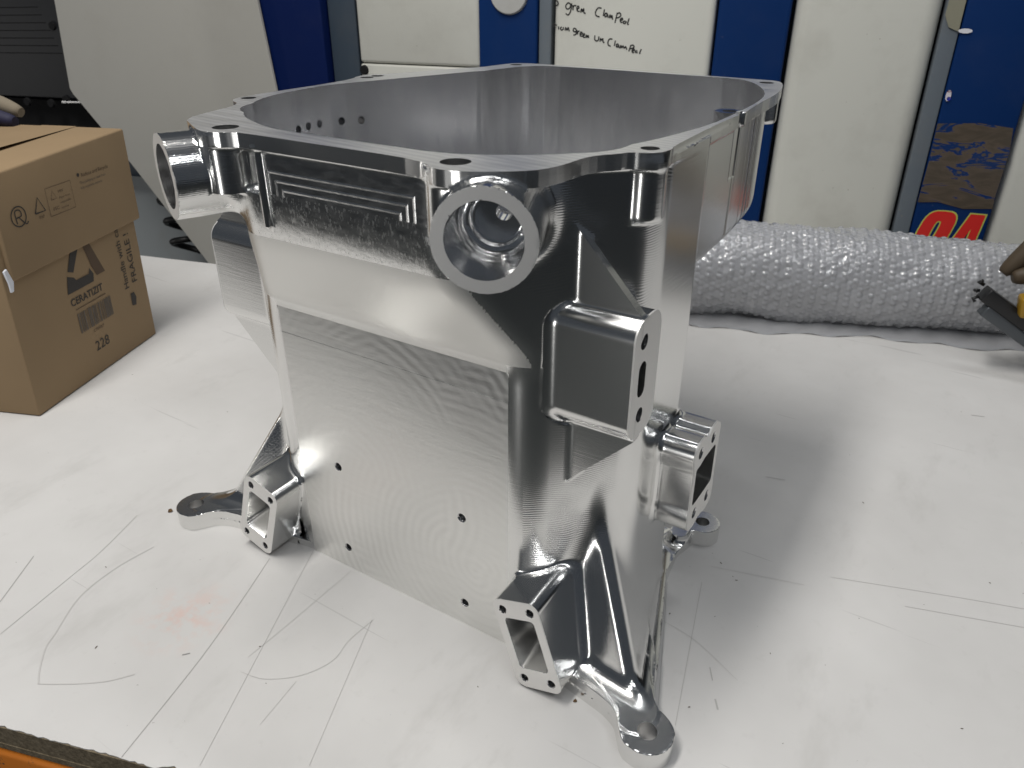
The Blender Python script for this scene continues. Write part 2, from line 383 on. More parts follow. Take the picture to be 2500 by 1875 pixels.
# flange outline measured on the rim plane
FL = [(-136, -25), (-146, 4.9), (-150, 24), (-159, 38.5), (-174, 45), (-181.4, 56), (-182.8, 70), (-183, 93), (-181.5, 149), (-185.3, 189), (-194, 205), (-195, 222), (-184, 232), (-168.3, 266), (-150.4, 314), (-140, 326), (-136.5, 355), (-131.5, 379), (-113.9, 385),
      (104, 384.5), (126, 384), (142.4, 382.5), (151.5, 363), (160, 325), (163.8, 293), (165.4, 247), (170.4, 196), (169, 173), (169.2, 133), (171.9, 66), (174.4, 58), (173.5, 50), (171, 43.5), (165, 39.5), (158.2, 38), (154.9, 31), (148, 23), (143.6, 13), (142.6, -5), (141, -16), (136, -28), (124, -38), (112, -46), (104, -49.5), (94.6, -51), (88, -49.5), (83, -45.5), (78, -42.3), (73, -41.5), (60, -39),
      (-66, -38.5), (-73, -42), (-79, -46.5), (-88, -48.5), (-98, -45.5), (-112.5, -38)]
fl_f = poly_sd(chaikin(FL))
add('a', 2.5, ext(fl_f, H - 9.2, H + 6, .5), (-198, 177, -53, 388, H - 9.2, H + 6), False, 'top_flange')
# recesses beside the bolt bosses
add('s', 1.5, lambda x, y, z: np.maximum(rbox(x + 68.5, z - 346, 7.5, 12.5, 3.5), y + 28), (-77, -60, -60, -28, 333, 359), False, 'boss_recess')
# bolt bosses below the flange
for (cx, cy, r, z0, mir) in ((89.5, -33, 14.5, 332, True), (162.5, 52.5, 11.4, 330, True), (137, 366, 12, 337, False), (-124, 366, 12, 337, False), (-181, 217, 11, 330, False), (-172, 60, 10, 330, False)):
    add('a', 2.5, vcyl(cx, cy, r, z0, H - 3, 4 if z0 != 332 else .5), (cx - r, cx + r, cy - r, cy + r, z0, H - 3), mir, 'bolt_boss')
# ---------------- subtractions
add('i', 0, lambda x, y, z: np.maximum(z - H, -z), (-999, 999, -999, 999, -999, 999), False, 'top_flange')
CAV = [(-50, -20), (73.8, -20.1), (96, -10), (117, 3), (132, 16), (140.4, 29), (150, 57), (158.3, 90), (165.8, 142.6), (165.5, 190), (164.8, 217), (162.7, 256), (157, 292), (146.4, 322), (135, 345), (127, 358), (117, 370), (105.5, 378),
       (-39, 378.5), (-88, 375), (-102, 365), (-110, 352), (-113, 338), (-118, 318), (-119.5, 303), (-126, 293), (-174, 152), (-174.5, 130), (-171, 88), (-160.5, 59), (-141.4, 32), (-121.8, 11), (-105, -1), (-89.8, -8), (-70, -16)]
cav_f = poly_sd(chaikin(CAV))
def cavity(x, y, z):
    d = smax(cav_f(x, y) - .0, 278.5 - z, 3)
    low = smax(rbox(x, y - 95, 150, 84, 40), 150 - z, 3)
    return np.minimum(d, low)
add('s', 0, cavity, (-180, 167, -21, 380, 150, 400), False, 'inner_wall')
# inner boss of the right-hand side bolt
add('a', 2, vcyl(157.5, 201, 9.3, 282, H, .3), (148, 167, 191, 211, 282, H), False, 'inner_boss')
# relief slot outside that bolt
add('s', 2, lambda x, y, z: np.maximum(np.maximum(rbox(x - 171.6, y - 196, 4.6, 6.2, 2), 327 - z), z - 500), (166, 178, 183, 201, 327, 400), False, 'relief_slot')
# front lip pockets: scooped tops beside the tubes
def pocket(x, y, z):
    d = rbox(x + 41, z - 338, 115.5, 24, 9)
    return np.maximum(d, y + 34.2)
# tube bore, cone and cross hole
def bore(x, y, z):
    s, r, t = tube_c(x, y, z)
    d = smax(r - 20.6, s - 40, 7)
    d = np.minimum(d, smax(r - 15.5, s - 43, 3))
    return np.maximum(d, -5 - s)
add('s', 0, bore, (85, 152, -68, 5, 318, 361), True, 'port_bore')
def bore2(x, y, z):
    s, r, t = tube_c(x, y, z)
    return np.maximum(np.hypot(t - 3.5, z - TC[2] - 3) - 4.6, np.abs(s - 50) - 20)
add('s', 0, bore2, (70, 150, -40, 30, 335, 352), True, 'port_bore')
# duct pocket
def duct_in(x, y, z):
    a, b = duct_c(x, z)
    d = rbox(a, b - 1, 12.4 - np.clip((y + 28) * .12, 0, 6), 21.8 - np.clip((y + 28) * .25, 0, 14), 3.5)
    return smax(d, y - 8, 8)
add('s', 0, duct_in, (116, 156, -30, 10, 17, 67), True, 'duct_opening')
# bracket slot
add('s', 0, lambda x, y, z: np.maximum(np.hypot(y - 24.2 , np.maximum(np.abs(z - 243.2) - 6.5, 0)) - 5.2, 150 - x), (150, 184, 18, 31, 230, 257), True, 'bracket_slot')
# port window
def port_in(x, y, z):
    d = rbox(y - 117, z - 126.8, 20, 17.2, 4)
    d = smax(d, -(np.hypot(y - 102.5, z - 153.6) - 11.5), 3); d = smax(d, -(np.hypot(y - 131.5, z - 98.7) - 10.5), 3)
    return smax(d, 172 - x, 5)
add('s', 0, port_in, (172, 203, 96, 138, 108, 145), False, 'port_window')
# bolt holes
HOLES = []
def vhole(cx, cy, r, z0, mir=False):
    add('s', 0, lambda x, y, z: np.maximum(np.hypot(x - cx, y - cy) - r, z0 - z), (cx - r, cx + r, cy - r, cy + r, z0, 380), mir, 'bolt_hole')
vhole(91.6, -32.5, 8.3, 348); vhole(-88.6, -31, 8.3, 348)
for (cx, cy, r) in ((163, 53.3, 5.4), (159, 201, 5.0), (136.5, 365, 6.2), (-122.5, 366, 6.2), (-180.5, 218, 5.8), (-173, 60.5, 5.8)): vhole(cx, cy, r, 330)
vhole(228, -26, 6.7, -3, True); vhole(181, 204, 6.2, -3, True)
for hx in (-60, 62.2):
    for hz in (105.3, 22.4):
        add('s', 0, (lambda hx, hz: lambda x, y, z: np.maximum(np.hypot(x - hx, z - hz) - 3.0 - np.maximum(.8 - y, 0), y - 12))(hx, hz), (hx - 3, hx + 3, 0, 12, hz - 3, hz + 3), False, 'bolt_hole')
for (hx, hz) in ((115.9, 67), (137.8, 74.4), (134.2, 10.7), (156.1, 17.6)):
    add('s', 0, (lambda hx, hz: lambda x, y, z: np.maximum(np.hypot(x - hx, z - hz) - 2.8 - np.maximum(-27.3 - y, 0), y + 12))(hx, hz), (hx - 3, hx + 3, -29, -12, hz - 3, hz + 3), True, 'bolt_hole')
for (hy, hz, r) in ((23.4, 268.3, 5.0), (25, 218.4, 4.7)):
    add('s', 0, (lambda hy, hz, r: lambda x, y, z: np.maximum(np.hypot(y - hy, z - hz) - r, 160 - x))(hy, hz, r), (160, 184, hy - 5, hy + 5, hz - 5, hz + 5), True, 'bolt_hole')
for (hy, hz) in ((128.4, 153.6), (102.5, 153.6), (131.5, 98.7), (105.3, 99)):
    add('s', 0, (lambda hy, hz: lambda x, y, z: np.maximum(np.hypot(y - hy, z - hz) - 3.8 - np.maximum(x - 200, 0), 180 - x))(hy, hz), (180, 203, hy - 4, hy + 4, hz - 4, hz + 4), False, 'bolt_hole')
for (hy, hz) in ((106.4, 340.5), (118.9, 341), (132.5, 341), (156.8, 340), (175.6, 338.7)):
    add('s', 0, (lambda hy, hz: lambda x, y, z: np.maximum(np.hypot(y - hy, z - hz) - 3.2, np.abs(x + 172) - 7.5))(hy, hz), (-180, -164, hy - 4, hy + 4, hz - 4, hz + 4), False, 'bolt_hole')
# shallow step line across the front face
add('s', 0, lambda x, y, z: np.maximum(np.maximum(y - .28, np.abs(z - 225.2) - 11), np.abs(x) - 103), (-103, 103, -2, .5, 214, 240), False, 'lower_wall')

MARG = 6.0
def evaluate(x, y, z, bb, want_tag=False):
    shp = np.broadcast(x, y, z).shape
    d = np.full(shp, 50., np.float32); tg = np.zeros(shp, np.int16) if want_tag else None; am = np.full(shp, 60., np.float32) if want_tag else None
    ax = None
    for (op, k, fn, b, mir, ti) in PR:
        mg = MARG + k
        if b[2] - mg > bb[3] or b[3] + mg < bb[2] or b[4] - mg > bb[5] or b[5] + mg < bb[4]: continue
        if mir:
            lo = 0 if bb[0] <= 0 <= bb[1] else min(abs(bb[0]), abs(bb[1])); hi = max(abs(bb[0]), abs(bb[1]))
            if b[0] - mg > hi or b[1] + mg < lo: continue
            if ax is None: ax = np.abs(x)
            v = fn(ax, y, z)
        else:
            if b[0] - mg > bb[1] or b[1] + mg < bb[0]: continue
            v = fn(x, y, z)
        v = v.astype(np.float32, copy=False)
        if op == 'a':
            if want_tag:
                v = np.broadcast_to(v, shp); c = v < am; am = np.where(c, v, am); tg = np.where(c, ti, tg)
            d = smin(d, v, k)
        elif op == 'i':
            if want_tag: c = np.broadcast_to(v, shp) > d - .02; tg = np.where(c & (v > -.3) & (z > 200), ti, tg)
            d = np.maximum(d, v)
        else:
            if want_tag:
                c = np.broadcast_to(-v, shp) > d - .02; tg = np.where(c, ti, tg); am = np.where(c, 60, am)
            d = smax(d, -v, k)
    return (d, tg) if want_tag else d

B0 = np.array([-252., -84., -2.5]); B1 = np.array([252., 394., 376.])
NB = 20
nblk = np.ceil((B1 - B0) / (VOX * NB)).astype(int)
DIM = nblk * NB + 2
def axes(b):
    o = b * NB
    return [(B0[i] + VOX * (o[i] + np.arange(NB + 1))).astype(np.float32) for i in range(3)]
OFFS = [((0, -1, -1), (0, 0, -1), (0, 0, 0), (0, -1, 0)), ((-1, 0, -1), (-1, 0, 0), (0, 0, 0), (0, 0, -1)), ((-1, -1, 0), (0, -1, 0), (0, 0, 0), (-1, 0, 0))]
def cellid(i, j, k): return ((i + 1).astype(np.int64) * (DIM[1] + 1) + (j + 1)) * (DIM[2] + 1) + (k + 1)
def block(b):
    b = np.array(b); X, Y, Z = axes(b)
    bb = (X[0], X[-1], Y[0], Y[-1], Z[0], Z[-1])
    d = evaluate(X[:, None, None], Y[None, :, None], Z[None, None, :], bb)
    d = np.ascontiguousarray(np.broadcast_to(d, (NB + 1,) * 3)); s = d < 0
    out = []
    for ax in range(3):
        a = [slice(0, NB)] * 3; c = [slice(0, NB)] * 3; c[ax] = slice(1, NB + 1)
        da, dc = d[tuple(a)], d[tuple(c)]; ii = np.nonzero(s[tuple(a)] != s[tuple(c)])
        if len(ii[0]) == 0: continue
        va, vc = da[ii], dc[ii]; t = va / (va - vc)
        p = np.stack([X[ii[0]], Y[ii[1]], Z[ii[2]]], 1).astype(np.float64)
        p[:, ax] += t * VOX
        g = np.stack([ii[0] + b[0] * NB, ii[1] + b[1] * NB, ii[2] + b[2] * NB], 1)
        sl = (vc - va) / VOX; sl = np.where(np.abs(sl) < .3, np.sign(sl) * .3, sl)
        out.append((ax, g, p, va < 0, sl))
    if not out: return None
    AX = np.concatenate([np.full(len(o[1]), o[0]) for o in out]); G = np.concatenate([o[1] for o in out]); Pp = np.concatenate([o[2] for o in out]); INS = np.concatenate([o[3] for o in out])
    ar = np.arange(len(AX)); lo = B0[AX] + VOX * G[ar, AX]
    Qf = Pp.astype(np.float32); v = evaluate(Qf[:, 0], Qf[:, 1], Qf[:, 2], bb)
    dd = np.concatenate([o[4] for o in out])             # |slope| along the axis
    Pp[ar, AX] = np.clip(Pp[ar, AX] - np.clip(v / dd, -.3 * VOX, .3 * VOX), lo, lo + VOX)
    e = .06
    K = np.array([[1, -1, -1], [-1, -1, 1], [-1, 1, -1], [1, 1, 1]], np.float64)
    Q = Pp[None] + K[:, None] * e
    Qf = Q.reshape(-1, 3).astype(np.float32)
    v = evaluate(Qf[:, 0], Qf[:, 1], Qf[:, 2], bb).reshape(4, -1)
    n = np.einsum('kn,kc->nc', v, K); n = n / (np.linalg.norm(n, axis=1, keepdims=True) + 1e-9)
    Pf = (Pp - n * .05).astype(np.float32)
    _, tg = evaluate(Pf[:, 0], Pf[:, 1], Pf[:, 2], bb, True)
    return AX, G, Pp, INS, n, tg
GC = [(B0[i] + VOX * NB * (np.arange(nblk[i]) + .5)).astype(np.float32) for i in range(3)]
dc = evaluate(GC[0][:, None, None], GC[1][None, :, None], GC[2][None, None, :], (-300, 300, -200, 500, -50, 500))
act = np.abs(dc) < VOX * NB * .87 + 5
blocks = [(i, j, k) for i in range(nblk[0]) for j in range(nblk[1]) for k in range(nblk[2]) if act[i, j, k]]
print('blocks', len(blocks), time.time() - T0)
RES = [r for r in map(block, blocks) if r is not None]
AX, G, PP, INS, NN, TG = [np.concatenate([r[i] for r in RES]) for i in range(6)]
print("crossings", len(AX), round(time.time() - T0, 1))
E_ = len(AX)
cells = np.empty((E_, 4), np.int64)
for ax in range(3):
    mk = AX == ax; g = G[mk]
    for c, of in enumerate(OFFS[ax]): cells[mk, c] = cellid(g[:, 0] + of[0], g[:, 1] + of[1], g[:, 2] + of[2])
flip = INS
ids, inv = np.unique(cells.ravel(), return_inverse=True); inv = inv.reshape(E_, 4); NV = len(ids)
fl4 = inv.ravel(); rep = lambda a: np.repeat(a, 4)
cnt = np.bincount(fl4, minlength=NV)
mp = np.stack([np.bincount(fl4, rep(PP[:, c]), NV) / cnt for c in range(3)], 1)
rel = PP[:, None, :] - mp[inv]                                   # E,4,3
bdot = np.einsum('ec,eqc->eq', NN, rel).ravel()
A = np.empty((NV, 3, 3)); Bv = np.empty((NV, 3))
for i in range(3):
    for j in range(i, 3): A[:, i, j] = A[:, j, i] = np.bincount(fl4, rep(NN[:, i] * NN[:, j]), NV)
    Bv[:, i] = np.bincount(fl4, rep(NN[:, i]) * bdot, NV)
A += np.eye(3) * .06
off = np.linalg.solve(A, Bv[..., None])[..., 0]
off = np.clip(off, -VOX * .9, VOX * .9)
V = mp + off
quads = inv.copy(); quads[flip] = quads[flip][:, ::-1]
# orient by the analytic normal
ctr = V[quads]; fn = np.cross(ctr[:, 2] - ctr[:, 0], ctr[:, 3] - ctr[:, 1]); bad = np.einsum('ij,ij->i', fn, NN) < 0
if bad.mean() > .5: quads = quads[:, ::-1]
# normals per corner: average of neighbouring quads' analytic normals within 32 degrees
order = np.argsort(quads.ravel(), kind='stable'); vs = quads.ravel()[order]; qs = (order // 4)
start = np.searchsorted(vs, np.arange(NV)); MX = 8
tab = np.full((NV, MX), -1, np.int64); rank = np.arange(len(vs)) - start[vs]; ok = rank < MX
tab[vs[ok], rank[ok]] = qs[ok]
NNf = NN.astype(np.float32)
CN = np.zeros((E_, 4, 3), np.float32)
for j in range(MX):
    t = tab[:, j]
    for c in range(4):
        q = t[quads[:, c]]; nq = NNf[q]; dt = np.einsum('ij,ij->i', nq, NNf); wgt = np.where((q >= 0) & (dt > .86), 1., 0.).astype(np.float32)
        CN[:, c] += nq * wgt[:, None]
CN /= np.linalg.norm(CN, axis=2, keepdims=True) + 1e-9
# split large walls into the areas the photograph shows
ctr = V[quads].mean(1)
TL = TAGS + ['flange_edge', 'port_face', 'bracket_face', 'front_panel', 'slanted_band', 'front_face', 'corner_wall', 'right_wall']
def T(n): return TL.index(n)
up_, lo_ = TG == T('upper_wall'), TG == T('lower_wall')
cx, cy, cz = ctr[:, 0], ctr[:, 1], ctr[:, 2]; nx, ny, nz = NN.T
both = up_ | lo_
TG = TG.astype(np.int64)
TG[both & (cy < 0.8) & (np.abs(cx) < 103.2) & (cz < 242) ] = T('front_face')
TG[both & (cy < 6) & (cz >= 242) & (cz < 303) & (np.abs(nx) < .5)] = T('slanted_band')
TG[both & (cz >= 303) & (cy < -30)] = T('front_panel')
tb = TG == T('tube_port'); dn = (np.abs(nx) * 0 + 1); TG[tb & (-(np.abs(cx) - TC[0]) * TA + (cy - TC[1]) * TB < .7) & (np.abs(nz) < .3)] = T('port_face')
TG[(TG == T('side_bracket')) & (np.abs(cx) > 181.2)] = T('bracket_face'); TG[(TG == T('duct_port')) & (cy < -27.2)] = T('port_face'); TG[(TG == T('side_port')) & (cx > 199.9)] = T('port_face')
TG[(TG == T('top_flange')) & (np.abs(nz) < .6)] = T('flange_edge')
rest = both & ~np.isin(TG, [T('front_face'), T('slanted_band'), T('front_panel')])
TG[rest & (np.abs(nx) > .3) & (ny < -.05)] = T('corner_wall')
rest &= TG != T('corner_wall')
HOLE_MAT = 1
housing = empty('machined_housing')
tag(housing, 'large bare machined aluminium housing with open top, tube ports and four feet on the bench', 'machined part')
nparts = 0
def part_material(n): return MATMAP.get(n, AL['plain'])
for ti, nm in enumerate(TL):
    for side in (0, 1):
        if nm in ('tube_port', 'side_bracket', 'port_face', 'bracket_face', 'gusset_web', 'duct_port', 'mounting_foot', 'foot_gusset', 'port_bore', 'duct_opening', 'bracket_slot', 'corner_wall'):
            sel = (TG == ti) & ((cx > 0) == (side == 1))
        else:
            if side: continue
            sel = TG == ti
        if nm == 'bolt_hole': continue
        idx = np.nonzero(sel)[0]
        if len(idx) == 0: continue
        subs = [idx]
        if nm in ('mounting_foot', 'gusset_web'):
            key = cy[idx] > 120 if nm == 'mounting_foot' else cz[idx] > 240
            subs = [idx[key], idx[~key]]
        if nm == 'port_face':
            k1 = cz[idx] > 200; k2 = cx[idx] > 195; subs = [idx[k1], idx[~k1 & ~k2], idx[k2]]
        if nm == 'bolt_boss':
            cen = [(89.5, -32), (-89.5, -32), (163, 53), (-163, 53), (137, 366), (-124, 366), (-181, 217), (-172, 60)]
            w_ = np.argmin([(cx[idx] - a) ** 2 + (cy[idx] - b) ** 2 for a, b in cen], 0); subs = [idx[w_ == i] for i in range(len(cen))]
        if nm in ('corner_wall', 'base_plate', 'lower_wall', 'front_panel'):
            q = quads[idx]; uq, iv = np.unique(q, return_inverse=True); iv = iv.reshape(-1, 4); lab = np.arange(len(uq))
            for _ in range(400):
                m_ = lab[iv].min(1); l2 = lab.copy(); np.minimum.at(l2, iv.ravel(), np.repeat(m_, 4)); l2 = l2[l2]
                if (l2 == lab).all(): break
                lab = l2
            fl_ = lab[iv[:, 0]]; u_, c_ = np.unique(fl_, return_counts=True)
            subs = [idx[fl_ == k] for k in u_[np.argsort(-c_)]]
        for idx in subs:
            if len(idx) < 6: continue
            emit = None
            q = quads[idx]; uq, iv = np.unique(q, return_inverse=True); iv = iv.reshape(-1, 4)
            me = bpy.data.meshes.new(nm)
            me.vertices.add(len(uq)); vv = V[uq].copy(); vv[:, 0] += XM; me.vertices.foreach_set('co', (vv / 1000).astype(np.float32).ravel())
            me.loops.add(len(idx) * 4); me.loops.foreach_set('vertex_index', iv.ravel().astype(np.int32))
            me.polygons.add(len(idx)); me.polygons.foreach_set('loop_start', np.arange(0, len(idx) * 4, 4, dtype=np.int32)); me.polygons.foreach_set('loop_total', np.full(len(idx), 4, np.int32))
            me.update(calc_edges=True); me.polygons.foreach_set('use_smooth', np.ones(len(idx), bool))
            me.normals_split_custom_set(CN[idx].reshape(-1, 3).tolist())
            link(nm, me, part_material(nm), housing); nparts += 1
# every bolt hole is a part of its own: split by connectivity of its centre
idx = np.nonzero(TG == T('bolt_hole'))[0]
HC = [(fnn, b, mir) for (op, k, fnn, b, mir, ti) in PR if ti == TAGS.index('bolt_hole')]
NVH = 8 + 4
best = np.full(len(idx), 1e9); who = np.zeros(len(idx), int); n_ = 0
for (fnn, b, mir) in HC:
    for sgn in ((1, -1) if mir else (1,)):
        c = np.array([(b[0] + b[1]) / 2 * sgn, (b[2] + b[3]) / 2, (b[4] + b[5]) / 2]); hs = np.array([(b[1] - b[0]) / 2, (b[3] - b[2]) / 2, (b[5] - b[4]) / 2])
        dd = np.max(np.abs(ctr[idx] - c) - hs, 1); w_ = dd < best; best[w_] = dd[w_]; who[w_] = n_; n_ += 1
for i in range(n_):
    ii = idx[who == i]
    if len(ii) < 6: continue
    q = quads[ii]; uq, iv = np.unique(q, return_inverse=True); iv = iv.reshape(-1, 4)
    me = bpy.data.meshes.new('bolt_hole'); vv = V[uq].copy(); vv[:, 0] += XM
    me.from_pydata((vv / 1000).tolist(), [], iv.tolist()); me.polygons.foreach_set('use_smooth', np.ones(len(ii), bool)); me.normals_split_custom_set(CN[ii].reshape(-1, 3).tolist())
    link('bolt_hole', me, AL['drill'] if i < NVH else AL['hole'], housing); nparts += 1
print("housing parts", nparts, "quads", E_, round(time.time() - T0, 1))
# ================================================================== bench
def pm(name, verts, faces, mat, parent=None, smooth=False):
    me = bpy.data.meshes.new(name); me.from_pydata([tuple(v) for v in verts], [], faces); me.update()
    if smooth: me.polygons.foreach_set('use_smooth', [True] * len(me.polygons))
    return link(name, me, mat, parent)
def prism(name, poly, z0, z1, mat, parent=None, bev=0, fr=None, seg=2):
    """poly in 2D; fr(a,b,h) maps to 3D"""
    fr = fr or (lambda a, b, h: (a, b, h))
    bm = bmesh.new(); n = len(poly)
    lo = [bm.verts.new(fr(a, b, z0)) for a, b in poly]; hi = [bm.verts.new(fr(a, b, z1)) for a, b in poly]
    bm.faces.new(hi); bm.faces.new(lo[::-1])
    for i in range(n): bm.faces.new((lo[i], lo[(i + 1) % n], hi[(i + 1) % n], hi[i]))
    bmesh.ops.recalc_face_normals(bm, faces=bm.faces)
    if bev: bmesh.ops.bevel(bm, geom=list(bm.edges), offset=bev, segments=seg, affect='EDGES', profile=.5)
    me = bpy.data.meshes.new(name); bm.to_mesh(me); bm.free()
    if bev: me.polygons.foreach_set('use_smooth', [True] * len(me.polygons)); me.set_sharp_from_angle(angle=.6)
    return link(name, me, mat, parent)
def tubem(name, pts, r, mat, parent=None, ns=12, caps=True):
    pts = [Vector(p) for p in pts]; bm = bmesh.new(); rings = []
    up = Vector((0, 0, 1)); n = len(pts)
    for i, p in enumerate(pts):
        d = (pts[min(i + 1, n - 1)] - pts[max(i - 1, 0)]).normalized()
        if i == 0: u = d.orthogonal().normalized()
        else: u = (u - d * u.dot(d)).normalized()
        v = d.cross(u); rr = r[i] if isinstance(r, (list, tuple)) else r
        rings.append([bm.verts.new(p + (u * math.cos(a) + v * math.sin(a)) * rr) for a in [2 * math.pi * k / ns for k in range(ns)]])
    for a, b in zip(rings, rings[1:]):
        for k in range(ns): bm.faces.new((a[k], a[(k + 1) % ns], b[(k + 1) % ns], b[k]))
    if caps: bm.faces.new(rings[0][::-1]); bm.faces.new(rings[-1])
    for f in bm.faces: f.smooth = len(f.verts) == 4
    me = bpy.data.meshes.new(name); bm.to_mesh(me); bm.free(); return link(name, me, mat, parent)
def ribbon(name, pts, w_, mat, parent, fr, lift=.0003):
    """flat ink line: pts in 2D"""
    P = [Vector(p) for p in pts]; V_, F_ = [], []
    for i, p in enumerate(P):
        d = (P[min(i + 1, len(P) - 1)] - P[max(i - 1, 0)]); d = d.normalized() if d.length > 0 else Vector((1, 0)); nn = Vector((-d.y, d.x)) * w_ * .5
        V_ += [fr(*(p + nn), lift), fr(*(p - nn), lift)]
        if i: F_.append((2 * i - 2, 2 * i - 1, 2 * i + 1, 2 * i))
    return V_, F_
def smoothpts(P, k=4):
    P = [Vector(p) for p in P]
    if len(P) < 3: return P
    out = []
    for i in range(len(P) - 1):
        p0, p1, p2, p3 = P[max(i - 1, 0)], P[i], P[i + 1], P[min(i + 2, len(P) - 1)]
        for s_ in range(k):
            t_ = s_ / k; out.append(.5 * ((2 * p1) + (p2 - p0) * t_ + (2 * p0 - 5 * p1 + 4 * p2 - p3) * t_ ** 2 + (3 * p1 - p0 - 3 * p2 + p3) * t_ ** 3))
    out.append(P[-1]); return out
def ink(name, strokes, w_, mat, parent, fr, lift=.0003, k=4):
    V_, F_ = [], []
    for st_ in strokes:
        v, f = ribbon(name, smoothpts(st_, k), w_, mat, parent, fr, lift); o = len(V_); V_ += v; F_ += [tuple(i + o for i in q) for q in f]
    return pm(name, V_, F_, mat, parent)

bench = empty('workbench', (0, 0, 0)); tag(bench, 'white laminate topped bench with bare chipboard edge and pencil marks, under the aluminium housing', 'workbench')
def ey(x): return -.249 + .319 * (x + .256)
rng = random.Random(4)
# top skin: ragged front edge
N = 900; xs = [-1.6 + 2.8 * i / N for i in range(N + 1)]
rag = [rng.uniform(0, .0011) * (rng.random() < .5) + .0006 * math.sin(i * .21) * rng.random() for i in range(N + 1)]
chipx = -.129
for i, x in enumerate(xs):
    if abs(x - chipx) < .006: rag[i] += .0045 * (1 - abs(x - chipx) / .006) ** .5
vt = []; 
ry = lambda x: (.454 + .28 * (x + .899)) if x < -.62 else 1.02
for x, r_ in zip(xs, rag): vt += [(x, ey(x) + r_, 0.0), (x, ey(x) + r_, -.0009), (x, ry(x), 0.0)]
fc = []
for i in range(N):
    a, b = 3 * i, 3 * i + 3
    fc += [(a, b, b + 2, a + 2), (a + 1, b + 1, b, a)]
pm('laminate_top', vt, fc, M_LAM, bench)
prism('chipboard_core', [(-1.6, ey(-1.6) - .0002), (1.2, ey(1.2) - .0002), (1.2, 1.0), (-.63, 1.0), (-.63, .52), (-1.6, .25)], -.0185, -.0011, M_CHIP, bench)
prism('laminate_underside', [(-1.6, ey(-1.6) - .0008), (1.2, ey(1.2) - .0008), (1.2, ey(1.2) + .05), (-1.6, ey(-1.6) + .05)], -.0240, -.0186, M_CHIP, bench)
prism('front_beam', [(-1.6, ey(-1.6) - .002), (1.2, ey(1.2) - .002), (1.2, ey(1.2) + .05), (-1.6, ey(-1.6) + .05)], -.12, -.0245, M_ORANGE, bench, bev=.008, seg=4)
# chip that broke off the edge
LINES = [[[[-0.3405, -0.2048], [-0.3568, -0.1361], [-0.3648, -0.1044], [-0.3839, -0.0553]], 0.5, 0.55], [[[-0.3766, -0.1861], [-0.4091, -0.1403]], 0.7, 0.4], [[[-0.1632, -0.2184], [-0.188, -0.1373], [-0.21, -0.0799], [-0.2307, -0.0303]], 0.6, 0.45], [[[-0.1145, -0.1947], [-0.2055, -0.0028]], 0.4, 0.6], [[[-0.0542, -0.1562], [-0.1058, -0.0371]], 0.4, 0.6], [[[-0.2683, -0.2149], [-0.2806, -0.2071], [-0.2973, -0.1931], [-0.3053, -0.1808], [-0.3269, -0.1478], [-0.3338, -0.1107], [-0.3307, -0.075]], 1.3, 0.76], [[[-0.2683, -0.2149], [-0.2476, -0.2017], [-0.229, -0.1872], [-0.2171, -0.1719]], 1.2, 0.78], [[[-0.153, -0.1284], [-0.1329, -0.1234], [-0.113, -0.1068], [-0.1031, -0.0845], [-0.1064, -0.0628], [-0.105, -0.0366]], 0.5, 0.7], [[[-0.1593, -0.1162], [-0.1588, -0.0755], [-0.1593, -0.003]], 0.5, 0.78], [[[-0.2031, -0.1414], [-0.1994, -0.1371]], 1.2, 0.25], [[[-0.1056, -0.1521], [-0.1119, -0.1126]], 0.4, 0.75], [[[0.0885, 0.0875], [0.1198, 0.0812], [0.1597, 0.0615]], 0.5, 0.72], [[[0.0764, 0.1302], [0.1198, 0.0087]], 0.5, 0.6], [[[0.1011, 0.146], [0.1183, 0.0739], [0.1358, 0.0009]], 0.5, 0.62], [[[0.1009, 0.1693], [0.175, 0.1893]], 0.4, 0.7], [[[0.1917, 0.2114], [0.2786, 0.2405], [0.3331, 0.2573]], 0.5, 0.72], [[[0.2508, 0.2084], [0.334, 0.234]], 0.6, 0.72], [[[0.1383, 0.0623], [0.1442, 0.0516]], 1.0, 0.55], [[[0.1514, 0.0369], [0.1561, 0.0292]], 1.4, 0.55], [[[0.1011, 0.3294], [0.12, 0.3342]], 1.4, 0.7], [[[0.2667, 0.5818], [0.28, 0.586]], 1.4, 0.6]]
fl_bench = lambda a, b, h: (a, b, h)
for P, w_, v in LINES:
    ink('pencil_line', [P], w_ * .0009, pencil(v), bench, fl_bench, .0003, 6)
SPK = [[-0.1291, -0.1256], [-0.1598, -0.104], [-0.1662, -0.1029], [-0.2306, -0.0946], [-0.3422, -0.1143], [-0.5845, 0.0121], [-0.4691, 0.1211], [-0.6477, 0.1189], [-0.2714, -0.2078], [-0.2651, -0.172], [0.0027, -0.0452], [-0.2059, -0.1514], [0.096, 0.1864], [0.1066, 0.1782], [0.1149, 0.1715], [0.121, 0.1671], [0.125, 0.1642], [0.0963, 0.1557], [0.0921, 0.0974], [0.1239, 0.1139], [0.1899, 0.1343], [0.222, 0.174], [0.2637, 0.2187], [0.2631, 0.2057], [0.3274, 0.3507], [0.3072, 0.2766], [0.3015, 0.267], [0.3315, 0.2772], [0.2021, 0.0267], [0.2988, 0.0791], [0.3024, 0.1043], [0.1725, 0.0998], [0.0978, 0.536], [0.2559, 0.5843], [0.1942, 0.3369], [0.1679, 0.3406], [0.1383, 0.0205]]
